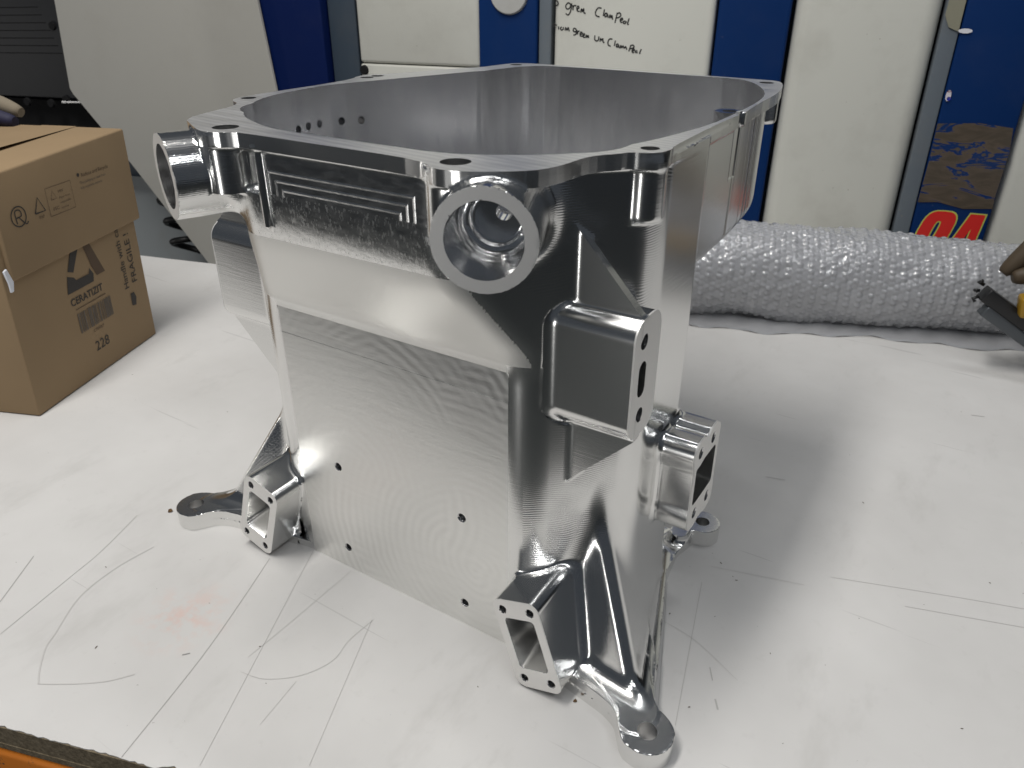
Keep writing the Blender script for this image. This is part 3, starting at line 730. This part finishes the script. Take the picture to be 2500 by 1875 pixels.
for i, (x, y) in enumerate(SPK):
    if i % 3 == 2: continue
    r_ = rng.uniform(.0003, .0008); a0 = rng.random() * 6; st_ = rng.uniform(1, 2.2)
    pts = [(x + r_ * st_ * math.cos(a) * math.cos(a0) - r_ * .7 * math.sin(a) * math.sin(a0), y + r_ * st_ * math.cos(a) * math.sin(a0) + r_ * .7 * math.sin(a) * math.cos(a0), .0003) for a in [k * math.pi / 4 for k in range(8)]]
    pm('speck', pts, [tuple(range(8))], M_INK3, bench)
# crumbs lying on the bench
def crumb(x, y, s_, nlabel):
    bm = bmesh.new(); bmesh.ops.create_icosphere(bm, subdivisions=2, radius=s_)
    for v in bm.verts: v.co *= 1 + rng.uniform(-.35, .3); v.co.z *= .55
    me = bpy.data.meshes.new('crumb'); bm.to_mesh(me); bm.free(); o = link('crumb', me, M_CRUMB); o.location = (x, y, s_ * .5); tag(o, nlabel, 'crumb'); return o
crumb(-.3628, -.0344, .0024, 'pale brown crumb on the bench left of the far left mounting foot')
crumb(.0681, -.0183, .0014, 'tiny brown crumb on the bench below the near right duct port')

# ================================================================== floor, back of the workshop
def sheet(name, x0, x1, y0, y1, z, mat):
    return tag(pm(name, [(x0, y0, z), (x1, y0, z), (x1, y1, z), (x0, y1, z)], [(0, 1, 2, 3)], mat), kind='structure')
sheet('floor', -8, 8, -6, 9, -.92, M_FLOOR)
tag(pm('workshop_wall', [(-8, 5.5, -.92), (8, 5.5, -.92), (8, 5.5, 3), (-8, 5.5, 3)], [(0, 1, 2, 3)], plain('dark_wall', (.03, .03, .033), .9)), kind='structure')

# ================================================================== machine enclosure behind the bench (frame: s along, t towards the camera, z)
P0 = Vector((-.59868937, .94574328, 0)); HD = Vector((.97449486, .22440983, 0)); TN = Vector((.22440983, -.97449486, 0))
def wf(s_, z, t_): 
    v = P0 + HD * s_ + TN * t_; return (v.x, v.y, z)
ZB, ZT = -.6, .86
enc = empty('machine_enclosure', wf(0, ZB, -.1)); enc['tmp'] = 1
def loc(o, par):
    o.parent = par; o.matrix_parent_inverse = par.matrix_world.inverted() if False else Matrix.Translation(-par.location); return o
tag(enc, 'tall blue posts and cream door panels of the machine behind the bench', 'machine')
def panel(name, s0, s1, z0, z1, t0, t1, mat, bev=.004, par=enc, seg=3):
    o = prism(name, [(s0, z0), (s1, z0), (s1, z1), (s0, z1)], t0, t1, mat, None, bev, lambda a, b, h: wf(a, b, h), seg); return loc(o, par) if par else o
panel('back_panel', -.62, 1.4, ZB, ZT, -.12, -.08, M_DKSTEEL, 0)
panel('blue_post', -.62, -.398, ZB, ZT, -.06, 0.0, M_BLUE, .004)
panel('post_side', -.396, -.334, ZB, ZT, -.07, -.022, M_DKSTEEL, .003)  # slate tone paints the shaded side of the blue post
d1 = panel('door_panel', -.326, -.068, .2905, ZT, -.06, -.012, M_WHITE, .006)
panel('door_panel', -.326, -.068, ZB, .2885, -.06, -.012, M_WHITE, .004)
bm = bmesh.new(); bmesh.ops.create_cone(bm, cap_ends=True, segments=20, radius1=.0095, radius2=.008, depth=.006)
me = bpy.data.meshes.new('screw'); bm.to_mesh(me); bm.free()
def screw(s_, z, t_, par, mat=M_BLKP, sc=1.0):
    o = link('screw', me, mat); o.matrix_world = Matrix.Translation(wf(s_, z, t_)) @ TN.to_track_quat('Z', 'Y').to_matrix().to_4x4() @ Matrix.Scale(sc, 4)
    mw = o.matrix_world.copy(); o.parent = par; o.matrix_parent_inverse = Matrix.Translation(-par.location); o.matrix_basis = mw; return o
screw(-.318, .277, -.010, enc)
p2 = panel('blue_post', -.066, .047, ZB, ZT, -.06, 0.0, M_BLUE2, .004)
panel('post_side', .049, .072, ZB, ZT, -.06, -.006, M_STEEL, .002)
bm = bmesh.new(); bmesh.ops.create_cone(bm, cap_ends=True, segments=48, radius1=.037, radius2=.034, depth=.006)
me2 = bpy.data.meshes.new('round_cover'); bm.to_mesh(me2); bm.free(); me2.polygons.foreach_set('use_smooth', [len(p.vertices) == 4 for p in me2.polygons])
o = link('round_cover', me2, M_DISC); mw = Matrix.Translation(wf(-.006, .419, .003)) @ TN.to_track_quat('Z', 'Y').to_matrix().to_4x4(); o.parent = enc; o.matrix_parent_inverse = Matrix.Translation(-enc.location); o.matrix_basis = mw
dr = panel('door_panel', .078, .358, ZB, ZT, -.06, -.004, M_WHITE, .010, seg=4)
panel('blue_post', .3625, .478, ZB, ZT, -.07, -.004, M_BLUE2, .004)
panel('door_panel', .4835, .700, ZB, ZT, -.07, -.002, M_WHITE, .026, seg=5)
panel('post_side', .703, .728, ZB, ZT, -.06, .002, M_STEEL, .002)
p4 = panel('blue_post', .7295, .843, ZB, ZT, -.06, .004, M_BLUE2, .004)
panel('door_panel', .846, 1.25, ZB, ZT, -.07, -.004, M_WHITE, .02, seg=5)
# tape, sticker and white scraps on the right-hand post
tp = [(.730, .237), (.79, .241), (.838, .236), (.8425, .2), (.841, .13), (.842, .108), (.80, .104), (.76, .112), (.7295, .109), (.731, .18)]
o = prism('packing_tape', tp, .0045, .0052, M_TAPE, None, 0, lambda a, b, h: wf(a, b, h)); loc(o, enc)
def num(polys, t0, t1, mat, nm):
    V_, F_ = [], []
    for p in polys:
        o_ = len(V_); V_ += [wf(a, b, t1) for a, b in p]; F_.append(tuple(range(o_, o_ + len(p))))
    return loc(pm(nm, V_, F_, mat), enc)
def ring(cx_, cz_, rx, rz, sk, n=24): return [(cx_ + rx * math.copysign(abs(math.cos(a)) ** .6, math.cos(a)) + sk * rz * math.copysign(abs(math.sin(a)) ** .6, math.sin(a)), cz_ + rz * math.copysign(abs(math.sin(a)) ** .6, math.sin(a))) for a in [2 * math.pi * k / n for k in range(n)]]
def annulus(nm, o_, i_, t_, mat):
    n = len(o_); V_ = [wf(a, b, t_) for a, b in o_ + i_]; return loc(pm(nm, V_, [(k, (k + 1) % n, n + (k + 1) % n, n + k) for k in range(n)], mat), enc)
annulus('number_sticker', ring(.7655, .062, .0265, .0375, .25), ring(.7655, .064, .0025, .014, .25), .0048, M_LIME)
annulus('number_sticker', ring(.7655, .062, .0245, .0355, .25), ring(.7655, .064, .0045, .0165, .25), .0052, M_RED)
num([[(.788, .035), (.812, .0985), (.838, .0985), (.829, .02), (.812, .02), (.8175, .066), (.803, .035)]], 0, .0048, M_LIME, 'number_sticker')
num([[(.7905, .037), (.8135, .0965), (.8355, .0965), (.8270, .02), (.8145, .02), (.8200, .072), (.8055, .037)]], 0, .0052, M_RED, 'number_sticker')
for (s_, z, a, b, c_) in ((.736, .3735, .010, .0035, (.8, .8, .85)), (.735, .280, .004, .0085, (.75, .7, .75)), (.7365, .2755, .003, .003, (.02, .03, .5)), (.735, .286, .003, .0015, (.4, .03, .02))):
    o = loc(pm('torn_label', [wf(s_ + a * math.cos(q) , z + b * math.sin(q), .0065) for q in [k * math.pi / 5 for k in range(10)]], [tuple(range(10))], plain('label_scrap', c_, .6)), enc)
o = prism('clear_film', [(.704, .416), (.727, .416), (.727, .372), (.712, .378), (.703, .395)], .0035, .0042, plain('yellowed_film', (.30, .29, .22), .25), None, 0, lambda a, b, h: wf(a, b, h)); loc(o, enc)
# marker writing on the tall door (traced strokes, in picture-zoom units of the door plane)
def hw(p): # zoom px (0..2212 x 0..819 over 540 x 200 source px) -> door plane
    sx_, sy_ = 1100 + p[0] * .2441, p[1] * .2441
    s_ = .0785 + (sx_ - 1352) * .000706; z = .4078 + .0025 * (sx_ - 1352) / 403 - sy_ * .000674
    return (s_, z)
ST1 = [[(1035, 5), (1062, 15), (1066, 45), (1035, 62)], [(1200, 40), (1175, 28), (1150, 55), (1160, 85), (1190, 80), (1210, 35), (1205, 100), (1180, 145), (1150, 130)], [(1225, 50), (1228, 98)], [(1226, 75), (1240, 55), (1262, 55)],
       [(1268, 90), (1290, 75), (1280, 58), (1268, 75), (1275, 105), (1300, 108)], [(1310, 120), (1318, 85), (1328, 112), (1340, 82), (1345, 122), (1362, 126)], [(1525, 78), (1490, 75), (1465, 115), (1475, 150), (1510, 160)], [(1556, 88), (1548, 152)],
       [(1590, 130), (1570, 125), (1562, 150), (1575, 160), (1590, 135), (1597, 168)], [(1610, 172), (1617, 140), (1628, 168), (1637, 145), (1646, 187)], [(1690, 118), (1672, 217)], [(1684, 132), (1712, 120), (1728, 145), (1705, 165), (1682, 167)],
       [(1725, 192), (1748, 185), (1744, 170), (1726, 180), (1727, 205), (1746, 213)], [(1780, 200), (1762, 200), (1756, 215), (1774, 222), (1790, 200)], [(1815, 172), (1801, 224), (1816, 230)]]
ST2 = [[(1040, 222), (1032, 262)], [(1012, 240), (1062, 246)], [(1080, 258), (1081, 288)], [(1112, 262), (1100, 278), (1112, 294), (1130, 285), (1129, 265)], [(1150, 300), (1156, 270), (1172, 295), (1182, 268), (1196, 306)],
       [(1270, 285), (1245, 275), (1238, 300), (1262, 310), (1274, 288), (1268, 332), (1240, 342)], [(1285, 298), (1285, 336)], [(1287, 315), (1296, 302), (1306, 303)], [(1310, 335), (1334, 326), (1325, 310), (1311, 325), (1318, 350), (1338, 351)], [(1345, 346), (1362, 338), (1355, 325), (1343, 338), (1350, 361), (1368, 361)],
       [(1375, 366), (1381, 340), (1390, 362), (1398, 342), (1406, 368)], [(1470, 342), (1470, 380), (1490, 396), (1508, 385), (1512, 350)], [(1525, 402), (1531, 370), (1541, 388), (1555, 372), (1560, 405), (1574, 409)], [(1656, 375), (1625, 375), (1610, 405), (1618, 436), (1642, 443)], [(1687, 388), (1680, 442)],
       [(1720, 426), (1705, 422), (1700, 445), (1712, 452), (1722, 430), (1728, 460)], [(1740, 467), (1746, 435), (1760, 458), (1769, 438), (1784, 462), (1796, 445), (1812, 477)], [(1851, 430), (1832, 492)], [(1851, 434), (1874, 430), (1883, 452), (1846, 466)],
       [(1868, 488), (1890, 478), (1882, 465), (1867, 480), (1872, 501), (1890, 501)], [(1920, 485), (1903, 485), (1905, 501), (1926, 500)], [(1961, 467), (1945, 505), (1954, 509)]]
dd0 = dr
for st_ in (ST1, ST2):
    o = ink('handwriting', [[hw(p) for p in s_] for s_ in st_], .0022, M_MARK, None, lambda a, b, h: wf(a, b, h), -.0036, 5); loc(o, enc)
# guard sheet on the left, cut away at its lower left
guard = empty('guard_panel', wf(-.8, -.3, .0)); tag(guard, 'large plain grey-cream sheet panel with a diagonal lower left edge behind the cardboard box', 'panel')
gp = [(-1.050, .46), (-1.057, .394), (-1.077, .212), (-1.071, .199), (-1.058, .184), (-.944, .047), (-.775, -.177), (-.60, -.40), (-.49, -.55), (-.495, .2), (-.516, .23), (-.532, .40), (-.536, .46), (-.55, .84), (-1.03, .84)]
o = prism('sheet', gp, .006, .014, M_GUARD, None, .001, lambda a, b, h: wf(a, b, h), 1); loc(o, guard)
# black machine cover with slots, top left
blk = empty('black_machine_cover', wf(-1.3, .12, -.05)); tag(blk, 'black vented machine cover with screws, top left behind the cardboard box', 'machine cover')
o = prism('cover', [(-1.9, .172), (-1.09, .186), (-1.04, .20), (-1.04, .84), (-1.9, .84)], -.10, -.004, M_BLACK, None, .003, lambda a, b, h: wf(a, b, h)); loc(o, blk)
for i in range(7):
    z = .378 - i * .0158 + .0; s1 = -1.130 + i * .0062 - .0
    o = prism('vent_slot', [(-1.6, z - .012), (s1, z), (s1, z + .0018), (-1.6, z - .0102)], -.006, -.0035, M_VOID, None, 0, lambda a, b, h: wf(a, b, h)); loc(o, blk)
for s_, z in ((-1.099, .341), (-1.066, .208), (-1.115, .183), (-1.165, .172), (-1.24, .172)): screw(s_, z, -.003, blk, M_VOID, 1.05)
o = prism('silver_rail', [(-1.125, .176), (-1.02, .181), (-1.02, .184), (-1.125, .180)], -.02, .002, M_CHROME, None, 0, lambda a, b, h: wf(a, b, h)); loc(o, blk)
o = prism('lower_void', [(-1.9, .10), (-.98, .10), (-.98, .17), (-1.9, .17)], -.14, -.05, M_VOID, None, 0, lambda a, b, h: wf(a, b, h)); loc(o, blk)  # black block standing in for the shade below the cover
# slate machine base seen in the gap, with an orange stripe
base = empty('slate_machine_base', wf(-1.0, -.1, -.2)); tag(base, 'dark slate blue machine base in the gap between box and housing', 'machine base')
o = prism('base_body', [(-1.6, -.03), (-.86, -.02), (-.80, .005), (-.81, .06), (-1.6, .04)], -.30, -.12, M_DKSTEEL, None, .012, lambda a, b, h: wf(a, b, h)); loc(o, base)
o = prism('floor_stand_in', [(-1.7, -.9), (-.6, -.9), (-.6, -.01), (-1.7, -.03)], -.19, -.18, M_FLOOR_SHEET, None, 0, lambda a, b, h: wf(a, b, h)); loc(o, base)  # upright sheet added in place of the floor seen in the gap
o = prism('orange_strip', [(-1.05, .118), (-1.002, .122), (-1.002, .137), (-1.05, .134)], -.06, -.05, M_ORANGE, None, .002, lambda a, b, h: wf(a, b, h)); loc(o, base)
o = prism('shadow_gap', [(-1.6, .04), (-.84, .058), (-.84, .15), (-1.6, .15)], -.30, -.16, M_VOID, None, 0, lambda a, b, h: wf(a, b, h)); loc(o, base)  # black block painting the shade above the base
# coiled hose
pts = []
for i in range(150):
    a = i * .20; z = .07 - i * .00165; pts.append(wf(-.912 + i * .0002 + .036 * math.cos(a), z + .012 * math.sin(a), -.05 + .036 * math.sin(a)))
tag(tubem('coiled_hose', pts, .0078, M_RUB, None, 10), 'black coiled air hose hanging left of the housing below the guard panel', 'hose')
o = prism('blue_stand_leg', [(-.795, -.9), (-.755, -.9), (-.755, -.02), (-.795, -.02)], -.16, -.10, M_BLUE, None, .003, lambda a, b, h: wf(a, b, h)); tag(o, 'dark blue upright leg behind the coiled black hose', 'stand leg')

# ================================================================== cardboard box
BO = Vector((-.643, -.003, 0)); E1 = Vector((-.377, .926, 0)).normalized(); E2 = Vector((-.926, -.377, 0)).normalized()
def bf(a, b, h, out=0.0): # a along the printed face, b depth, h height; slight lean
    v = BO + E1 * (a + .055 * h) + E2 * b; return Vector((v.x, v.y, h))
box = empty('cardboard_box', BO); tag(box, 'brown printed cardboard box with a deep lid on the left of the bench', 'box')
def boxm(name, a0, a1, b0, b1, h0, h1, par, dz=(0, 0, 0, 0), tz=(0, 0, 0, 0), bev=.002, mat=M_CARD):
    bm = bmesh.new(); c = [(a0, b0), (a1, b0), (a1, b1), (a0, b1)]
    lo = [bm.verts.new(bf(a, b, h0 + d)) for (a, b), d in zip(c, dz)]; hi = [bm.verts.new(bf(a, b, h1 + d)) for (a, b), d in zip(c, tz)]
    bm.faces.new(hi); bm.faces.new(lo[::-1])
    for i in range(4): bm.faces.new((lo[i], lo[(i + 1) % 4], hi[(i + 1) % 4], hi[i]))
    bmesh.ops.recalc_face_normals(bm, faces=bm.faces)
    bmesh.ops.bevel(bm, geom=list(bm.edges), offset=bev, segments=3, affect='EDGES', profile=.5)
    me = bpy.data.meshes.new(name); bm.to_mesh(me); bm.free(); me.polygons.foreach_set('use_smooth', [True] * len(me.polygons)); me.set_sharp_from_angle(angle=.5)
    return loc(link(name, me, mat), par)
boxm('carton', 0, .234, 0, .40, .0008, .262, box)
lid = boxm('lid', .0085, .241, -.0055, .41, .158, .277, box, dz=(.001, .005, .005, .001), tz=(-.006, .001, .002, -.004), bev=.003)
o = loc(pm('tape_strip', [bf(.012, .06, .2775), bf(.24, .06, .2785), bf(.24, .11, .2785), bf(.012, .11, .2775)], [(0, 1, 2, 3)], M_CARD), box)
# printing
def side(off): return lambda a, b, h: tuple(bf(a, -off - h, b))
def fontmesh(txt, size, bold=0, align='LEFT'):
    cu = bpy.data.curves.new('txt', 'FONT'); cu.body = txt; cu.size = size; cu.offset = bold; cu.align_x = align; cu.resolution_u = 3
    ob = bpy.data.objects.new('txt', cu); COL.objects.link(ob); dg = bpy.context.evaluated_depsgraph_get(); me_ = bpy.data.meshes.new_from_object(ob.evaluated_get(dg)); bpy.data.objects.remove(ob); bpy.data.curves.remove(cu); return me_
def put_text(name, txt, size, a, h, rot, fr, mat, lift=.0006, bold=0.0, sx=1.0, par=box, shear=0):
    me_ = fontmesh(txt, size, bold)
    ca_, sa_ = math.cos(rot), math.sin(rot)
    for v in me_.vertices:
        x, y = v.co.x * sx, v.co.y; v.co = fr(a + x * ca_ - y * sa_, h + x * sa_ + y * ca_, lift)
    me_.name = name; me_.materials.clear(); return loc(link(name, me_, mat), par)
S0, SL = side(0), side(.0055)
# triangular logo: three bars
def quadp(name, P, mat, fr, lift=.0006): return loc(pm(name, [fr(a, b, lift) for a, b in P], [tuple(range(len(P)))], mat), box)
lg = (.121, .113); k_ = .062
def lp(u, v): return (lg[0] + (u - .5) * .066, lg[1] + v * .064)
quadp('printed_logo', [lp(.40, .98), lp(.62, .98), lp(.72, .86), lp(.55, .86), lp(.24, .36), lp(.10, .42)], M_INK, S0)
quadp('printed_logo', [lp(.06, .34), lp(.22, .27), lp(.27, .20), lp(.62, .20), lp(.66, .30), lp(.74, .16), lp(.70, .02), lp(-.02, .02)], M_INK, S0)
quadp('printed_logo', [lp(.60, .78), lp(.78, .78), lp(1.06, .10), lp(.82, .10), lp(.72, .32), lp(.70, .42)], M_INK2, S0)
put_text('printed_brand', 'CERATIZIT', .0125, .088, .0985, 0, S0, M_INK, sx=.98, bold=.0002)
loc(ink('printed_tagline', [[(.094, .0925), (.150, .0925)]], .0009, M_INK2, None, S0, .0006, 1), box)
x = .094; rr = random.Random(9); V_, F_ = [], []
while x < .157:
    w2 = rr.choice([.0007, .0012, .0019, .0027]); o_ = len(V_); V_ += [S0(x, .062, .0006), S0(x + w2, .062, .0006), S0(x + w2, .087, .0006), S0(x, .087, .0006)]; F_.append((o_, o_ + 1, o_ + 2, o_ + 3)); x += w2 + rr.choice([.0006, .001, .0016])
loc(pm('barcode', V_, F_, M_INK3), box)
put_text('barcode_caption', 'C7050LF', .0055, .115, .0545, 0, S0, M_INK2)
put_text('printed_number', '228', .018, .112, .030, 0, S0, M_INK)
put_text('handling_text', 'Handle with care', .0135, .197, .082, math.pi / 2, S0, M_INK, sx=.98)
put_text('handling_text', 'FRAGILE !', .0150, .2155, .085, math.pi / 2, S0, M_INK, sx=1.05)
quadp('handling_symbol', [(.196, .058), (.204, .056), (.207, .066), (.204, .074), (.197, .074)], M_INK, S0)
# lid symbols
def circ(cx_, cz_, r_, n=18): return [(cx_ + r_ * math.cos(2 * math.pi * k / n), cz_ + r_ * math.sin(2 * math.pi * k / n)) for k in range(n + 1)]
loc(ink('recycling_symbol', [circ(.038, .222, .0105), [(.034, .215), (.034, .228), (.041, .228), (.042, .222), (.034, .221)], [(.038, .221), (.046, .212), (.050, .214)]], .0013, M_INK, None, SL, .0006, 3), box)
loc(ink('recycling_symbol', [[(.062, .218), (.070, .234), (.078, .218), (.062, .218)]], .0016, M_INK, None, SL, .0006, 1), box)
put_text('printed_small_text', 'PAP', .005, .0665, .211, 0, SL, M_INK2)
loc(ink('printed_frame', [[(.084, .209), (.126, .209), (.126, .240), (.084, .240), (.084, .209)], [(.090, .226), (.094, .236), (.099, .226), (.090, .226)]], .0006, M_INK2, None, SL, .0006, 1), box)
for (a, b, c_, tx) in ((.103, .231, .0042, 'MIX'), (.103, .2245, .0032, 'Paper from'), (.103, .219, .0032, 'responsible'), (.103, .213, .0032, 'sources'), (.090, .214, .0050, 'FSC')): put_text('printed_small_text', tx, c_, a, b, 0, SL, M_INK2, sx=1.25)
quadp('printed_dot', circ(.141, .2425, .0022, 10)[:-1], M_INK, SL)
for (b, tx, c_) in ((.239, 'Reduce and Recycle', .0062), (.2315, 'This packaging is made from', .0042), (.2255, 'fully recyclable material', .0042)): put_text('printed_small_text', tx, c_, .146 if c_ > .005 else .141, b, 0, SL, M_INK2 if c_ > .005 else M_INK3, sx=1.0)
# white staple/tape tag on the corner and glove on the top
tag(loc(prism('white_cable_tie', [(-.003, .150), (.001, .150), (.004, .160), (-.001, .176), (-.006, .174), (-.003, .160)], -.007, -.0045, plain('white_nylon', (.7, .72, .78), .35), None, .0006, lambda a, b, h: tuple(bf(a + .004, h, b)), 1), box))
glove = empty('work_glove', (-.88, .165, .279)); tag(glove, 'navy work glove with a cream knit back lying on the cardboard box', 'glove')
def lump(name, pts, r, mat, par): 
    o = tubem(name, smoothpts(pts, 5), None or [r * (math.sin(math.pi * (i + .9) / (5 * (len(pts) - 1) + 1.8)) ** .4) for i in range(5 * (len(pts) - 1) + 1)], mat, None, 16); return loc(o, par)
for i, (dx, dy, dz) in enumerate(((0, 0, 0), (-.012, -.022, -.002), (-.02, -.045, -.004))):
    lump('finger', [(-.97 + dx, .13 + dy, .289), (-.92 + dx, .150 + dy, .292), (-.865 + dx, .172 + dy, .283 + dz)], .0115, M_GLOVE, glove)
lump('glove_back', [(-.98, .155, .303), (-.92, .170, .306), (-.872, .186, .292)], .011, M_CUFF, glove)
lump('palm', [(-1.05, .10, .285), (-1.0, .12, .295), (-.95, .13, .288)], .02, M_GLOVE, glove)

# ================================================================== bubble wrap roll
A0 = Vector((-.104, .675, 0)); AD = Vector((.413, .164, 0)).normalized(); AP_ = Vector((-AD.y, AD.x, 0)); RR = .075
roll = empty('bubble_wrap_roll', A0 + AP_ * RR * .6); tag(roll, 'thick roll of clear bubble wrap lying across the back of the bench', 'bubble wrap')
NS, NL = 300, 860; L0, L1 = -.42, .78
r2 = random.Random(3)
yy = np.linspace(L0, L1, NL); th_ = np.linspace(0, 2 * np.pi, NS, endpoint=False)
YY, TH = np.meshgrid(yy, th_, indexing='ij')
# hexagonal bubbles, irregular
pu = .0088; uu = TH * RR / pu; vv_ = YY / (pu * .866)
row = np.round(vv_); du = uu - row % 2 * .5; ju = np.sin(row * 12.9 + np.round(du) * 78.2) * .5; fx = (du - np.round(du)) * pu; fy = (vv_ - row) * pu * .866
amp = .55 + .45 * np.sin(row * 3.1 + np.round(du) * 5.7 + ju)
bub = np.sqrt(np.clip(1 - (fx ** 2 + fy ** 2) / (.0041 ** 2), 0, 1)) * .0021 * amp
rs = np.random.RandomState(5); wob = sum(.0011 * np.sin(YY * rs.uniform(-60, 60) + TH * rs.randint(1, 9) + rs.uniform(0, 6)) for _ in range(14)) * .55
wob += .0004 * sum(np.sin(YY * rs.uniform(-420, 420) + TH * rs.randint(-34, 34) + rs.uniform(0, 6)) for _ in range(16)) * .4
tap = -.004 - .0205 * YY
rad = RR + tap + wob + bub
hc = (RR + tap) * .95
vx = np.cos(TH) * rad; vz = hc + np.sin(TH) * rad; vz = np.maximum(vz, .0008)
base_ = A0 + AP_ * (RR * .62)
Pw = np.stack([base_.x + AD.x * YY + AP_.x * vx, base_.y + AD.y * YY + AP_.y * vx, vz], -1).reshape(-1, 3)
ii, jj = np.meshgrid(np.arange(NL - 1), np.arange(NS), indexing='ij'); j2 = (jj + 1) % NS
F4 = np.stack([ii * NS + jj, ii * NS + j2, (ii + 1) * NS + j2, (ii + 1) * NS + jj], -1).reshape(-1, 4)
me = bpy.data.meshes.new('outer_wrap'); me.vertices.add(len(Pw)); me.vertices.foreach_set('co', Pw.astype(np.float32).ravel()); me.loops.add(len(F4) * 4); me.loops.foreach_set('vertex_index', F4.astype(np.int32).ravel()); me.polygons.add(len(F4)); me.polygons.foreach_set('loop_start', np.arange(0, len(F4) * 4, 4, dtype=np.int32)); me.polygons.foreach_set('loop_total', np.full(len(F4), 4, np.int32)); me.update(calc_edges=True); me.polygons.foreach_set('use_smooth', np.ones(len(F4), bool))
loc(link('outer_wrap', me, M_BUB), roll)
# inner windings, milky
cyl = []
NC = 64
for y_ in (L0, L1):
    for k in range(NC):
        a = 2 * math.pi * k / NC; v = base_ + AD * y_ + AP_ * (math.cos(a) * (RR - .010 - .0205 * y_)); cyl.append((v.x, v.y, max(.002, (RR - .004 - .0205 * y_) * .95 + math.sin(a) * (RR - .010 - .0205 * y_))))
loc(pm('inner_windings', cyl, [(k, (k + 1) % NC, NC + (k + 1) % NC, NC + k) for k in range(NC)] + [tuple(range(NC))[::-1], tuple(range(NC, 2 * NC))], M_MILK, None, True), roll)
# loose end lying on the bench
V_, F_ = [], []
for i in range(200):
    y_ = L0 + (L1 - L0) * i / 199; wv_ = .004 * math.sin(i * .13) + .003 * math.sin(i * .41 + 1)
    for k, (d_, z_) in enumerate(((.012, .012), (-.006 + wv_ * .3, .006), (-.018 + wv_, .0035), (-.026 + wv_ * 1.5, .0012))):
        v = A0 + AD * y_ + AP_ * d_; V_.append((v.x, v.y, z_ + .0012 * math.sin(i * .9 + k)))
    if i: 
        for k in range(3): F_.append(((i - 1) * 4 + k, (i - 1) * 4 + k + 1, i * 4 + k + 1, i * 4 + k))
loc(pm('loose_end', V_, F_, M_BUB, None, True), roll)

# ================================================================== clamp and leather glove at the right edge
clamp = empty('bar_clamp', (.30, .74, .06)); tag(clamp, 'black and yellow clamp tip poking in at the right picture edge before the bubble wrap', 'clamp')
def box3(name, c, ax, up_, dims, mat, par, bev=.002):
    ax = Vector(ax).normalized(); up_ = Vector(up_); sd = ax.cross(up_).normalized(); up2 = sd.cross(ax)
    fr = lambda a, b, h: tuple(Vector(c) + ax * a + sd * b + up2 * h)
    l_, w_, h_ = dims; o = prism(name, [(0, -w_ / 2), (l_, -w_ / 2), (l_, w_ / 2), (0, w_ / 2)], -h_ / 2, h_ / 2, mat, None, bev, fr, 3); return loc(o, par)
# direction: right and slightly down in the picture
cd = Vector((.27, .745, .062)) - Vector((.246, .722, .093)); cd = Vector((.050, .020, -.034))
q0 = Vector((.243, .712, .104))
box3('jaw_body', q0, cd, (0, 0, 1), (.070, .020, .018), M_BLKP, clamp)
box3('jaw_bar', q0 + Vector((.004, -.002, -.020)), cd, (0, 0, 1), (.085, .016, .014), M_GREYP, clamp)
box3('yellow_handle', q0 + Vector((.040, .004, -.010)), Vector((.05, .012, .008)), (0, 0, 1), (.05, .024, .026), M_YEL, clamp, .004)
for k, (dx, dz, ln_) in enumerate(((-.002, .010, .012), (-.005, .002, .010), (-.004, -.006, .011))):
    tubem_o = tubem('prong', [tuple(q0 + Vector((dx, 0, dz))), tuple(q0 + Vector((dx - ln_ * .5, -.002, dz + .003 * (1 - k)))), tuple(q0 + Vector((dx - ln_ * .2, -.004, dz + .006 * (1 - k))))], .0022, M_BLKP, None, 8); loc(tubem_o, clamp)
box3('clamp_rail', q0 + Vector((.075, .03, -.045)), Vector((.10, .04, -.055)), (0, 0, 1), (.12, .018, .016), M_GREYP, clamp)
lg_ = empty('leather_glove', (.30, .80, .13)); tag(lg_, 'tan leather glove fingertip at the right picture edge above the bubble wrap', 'glove')
lump('fingertip', [(.257, .745, .122), (.272, .752, .145), (.290, .760, .175), (.31, .765, .20)], .012, M_LEATH, lg_)
lump('finger', [(.268, .740, .120), (.292, .748, .128), (.32, .755, .14)], .012, M_LEATH, lg_)
lump('glove_body', [(.29, .758, .16), (.33, .77, .185), (.38, .78, .20)], .035, M_LEATH, lg_)
print('done', round(time.time() - T0, 1))
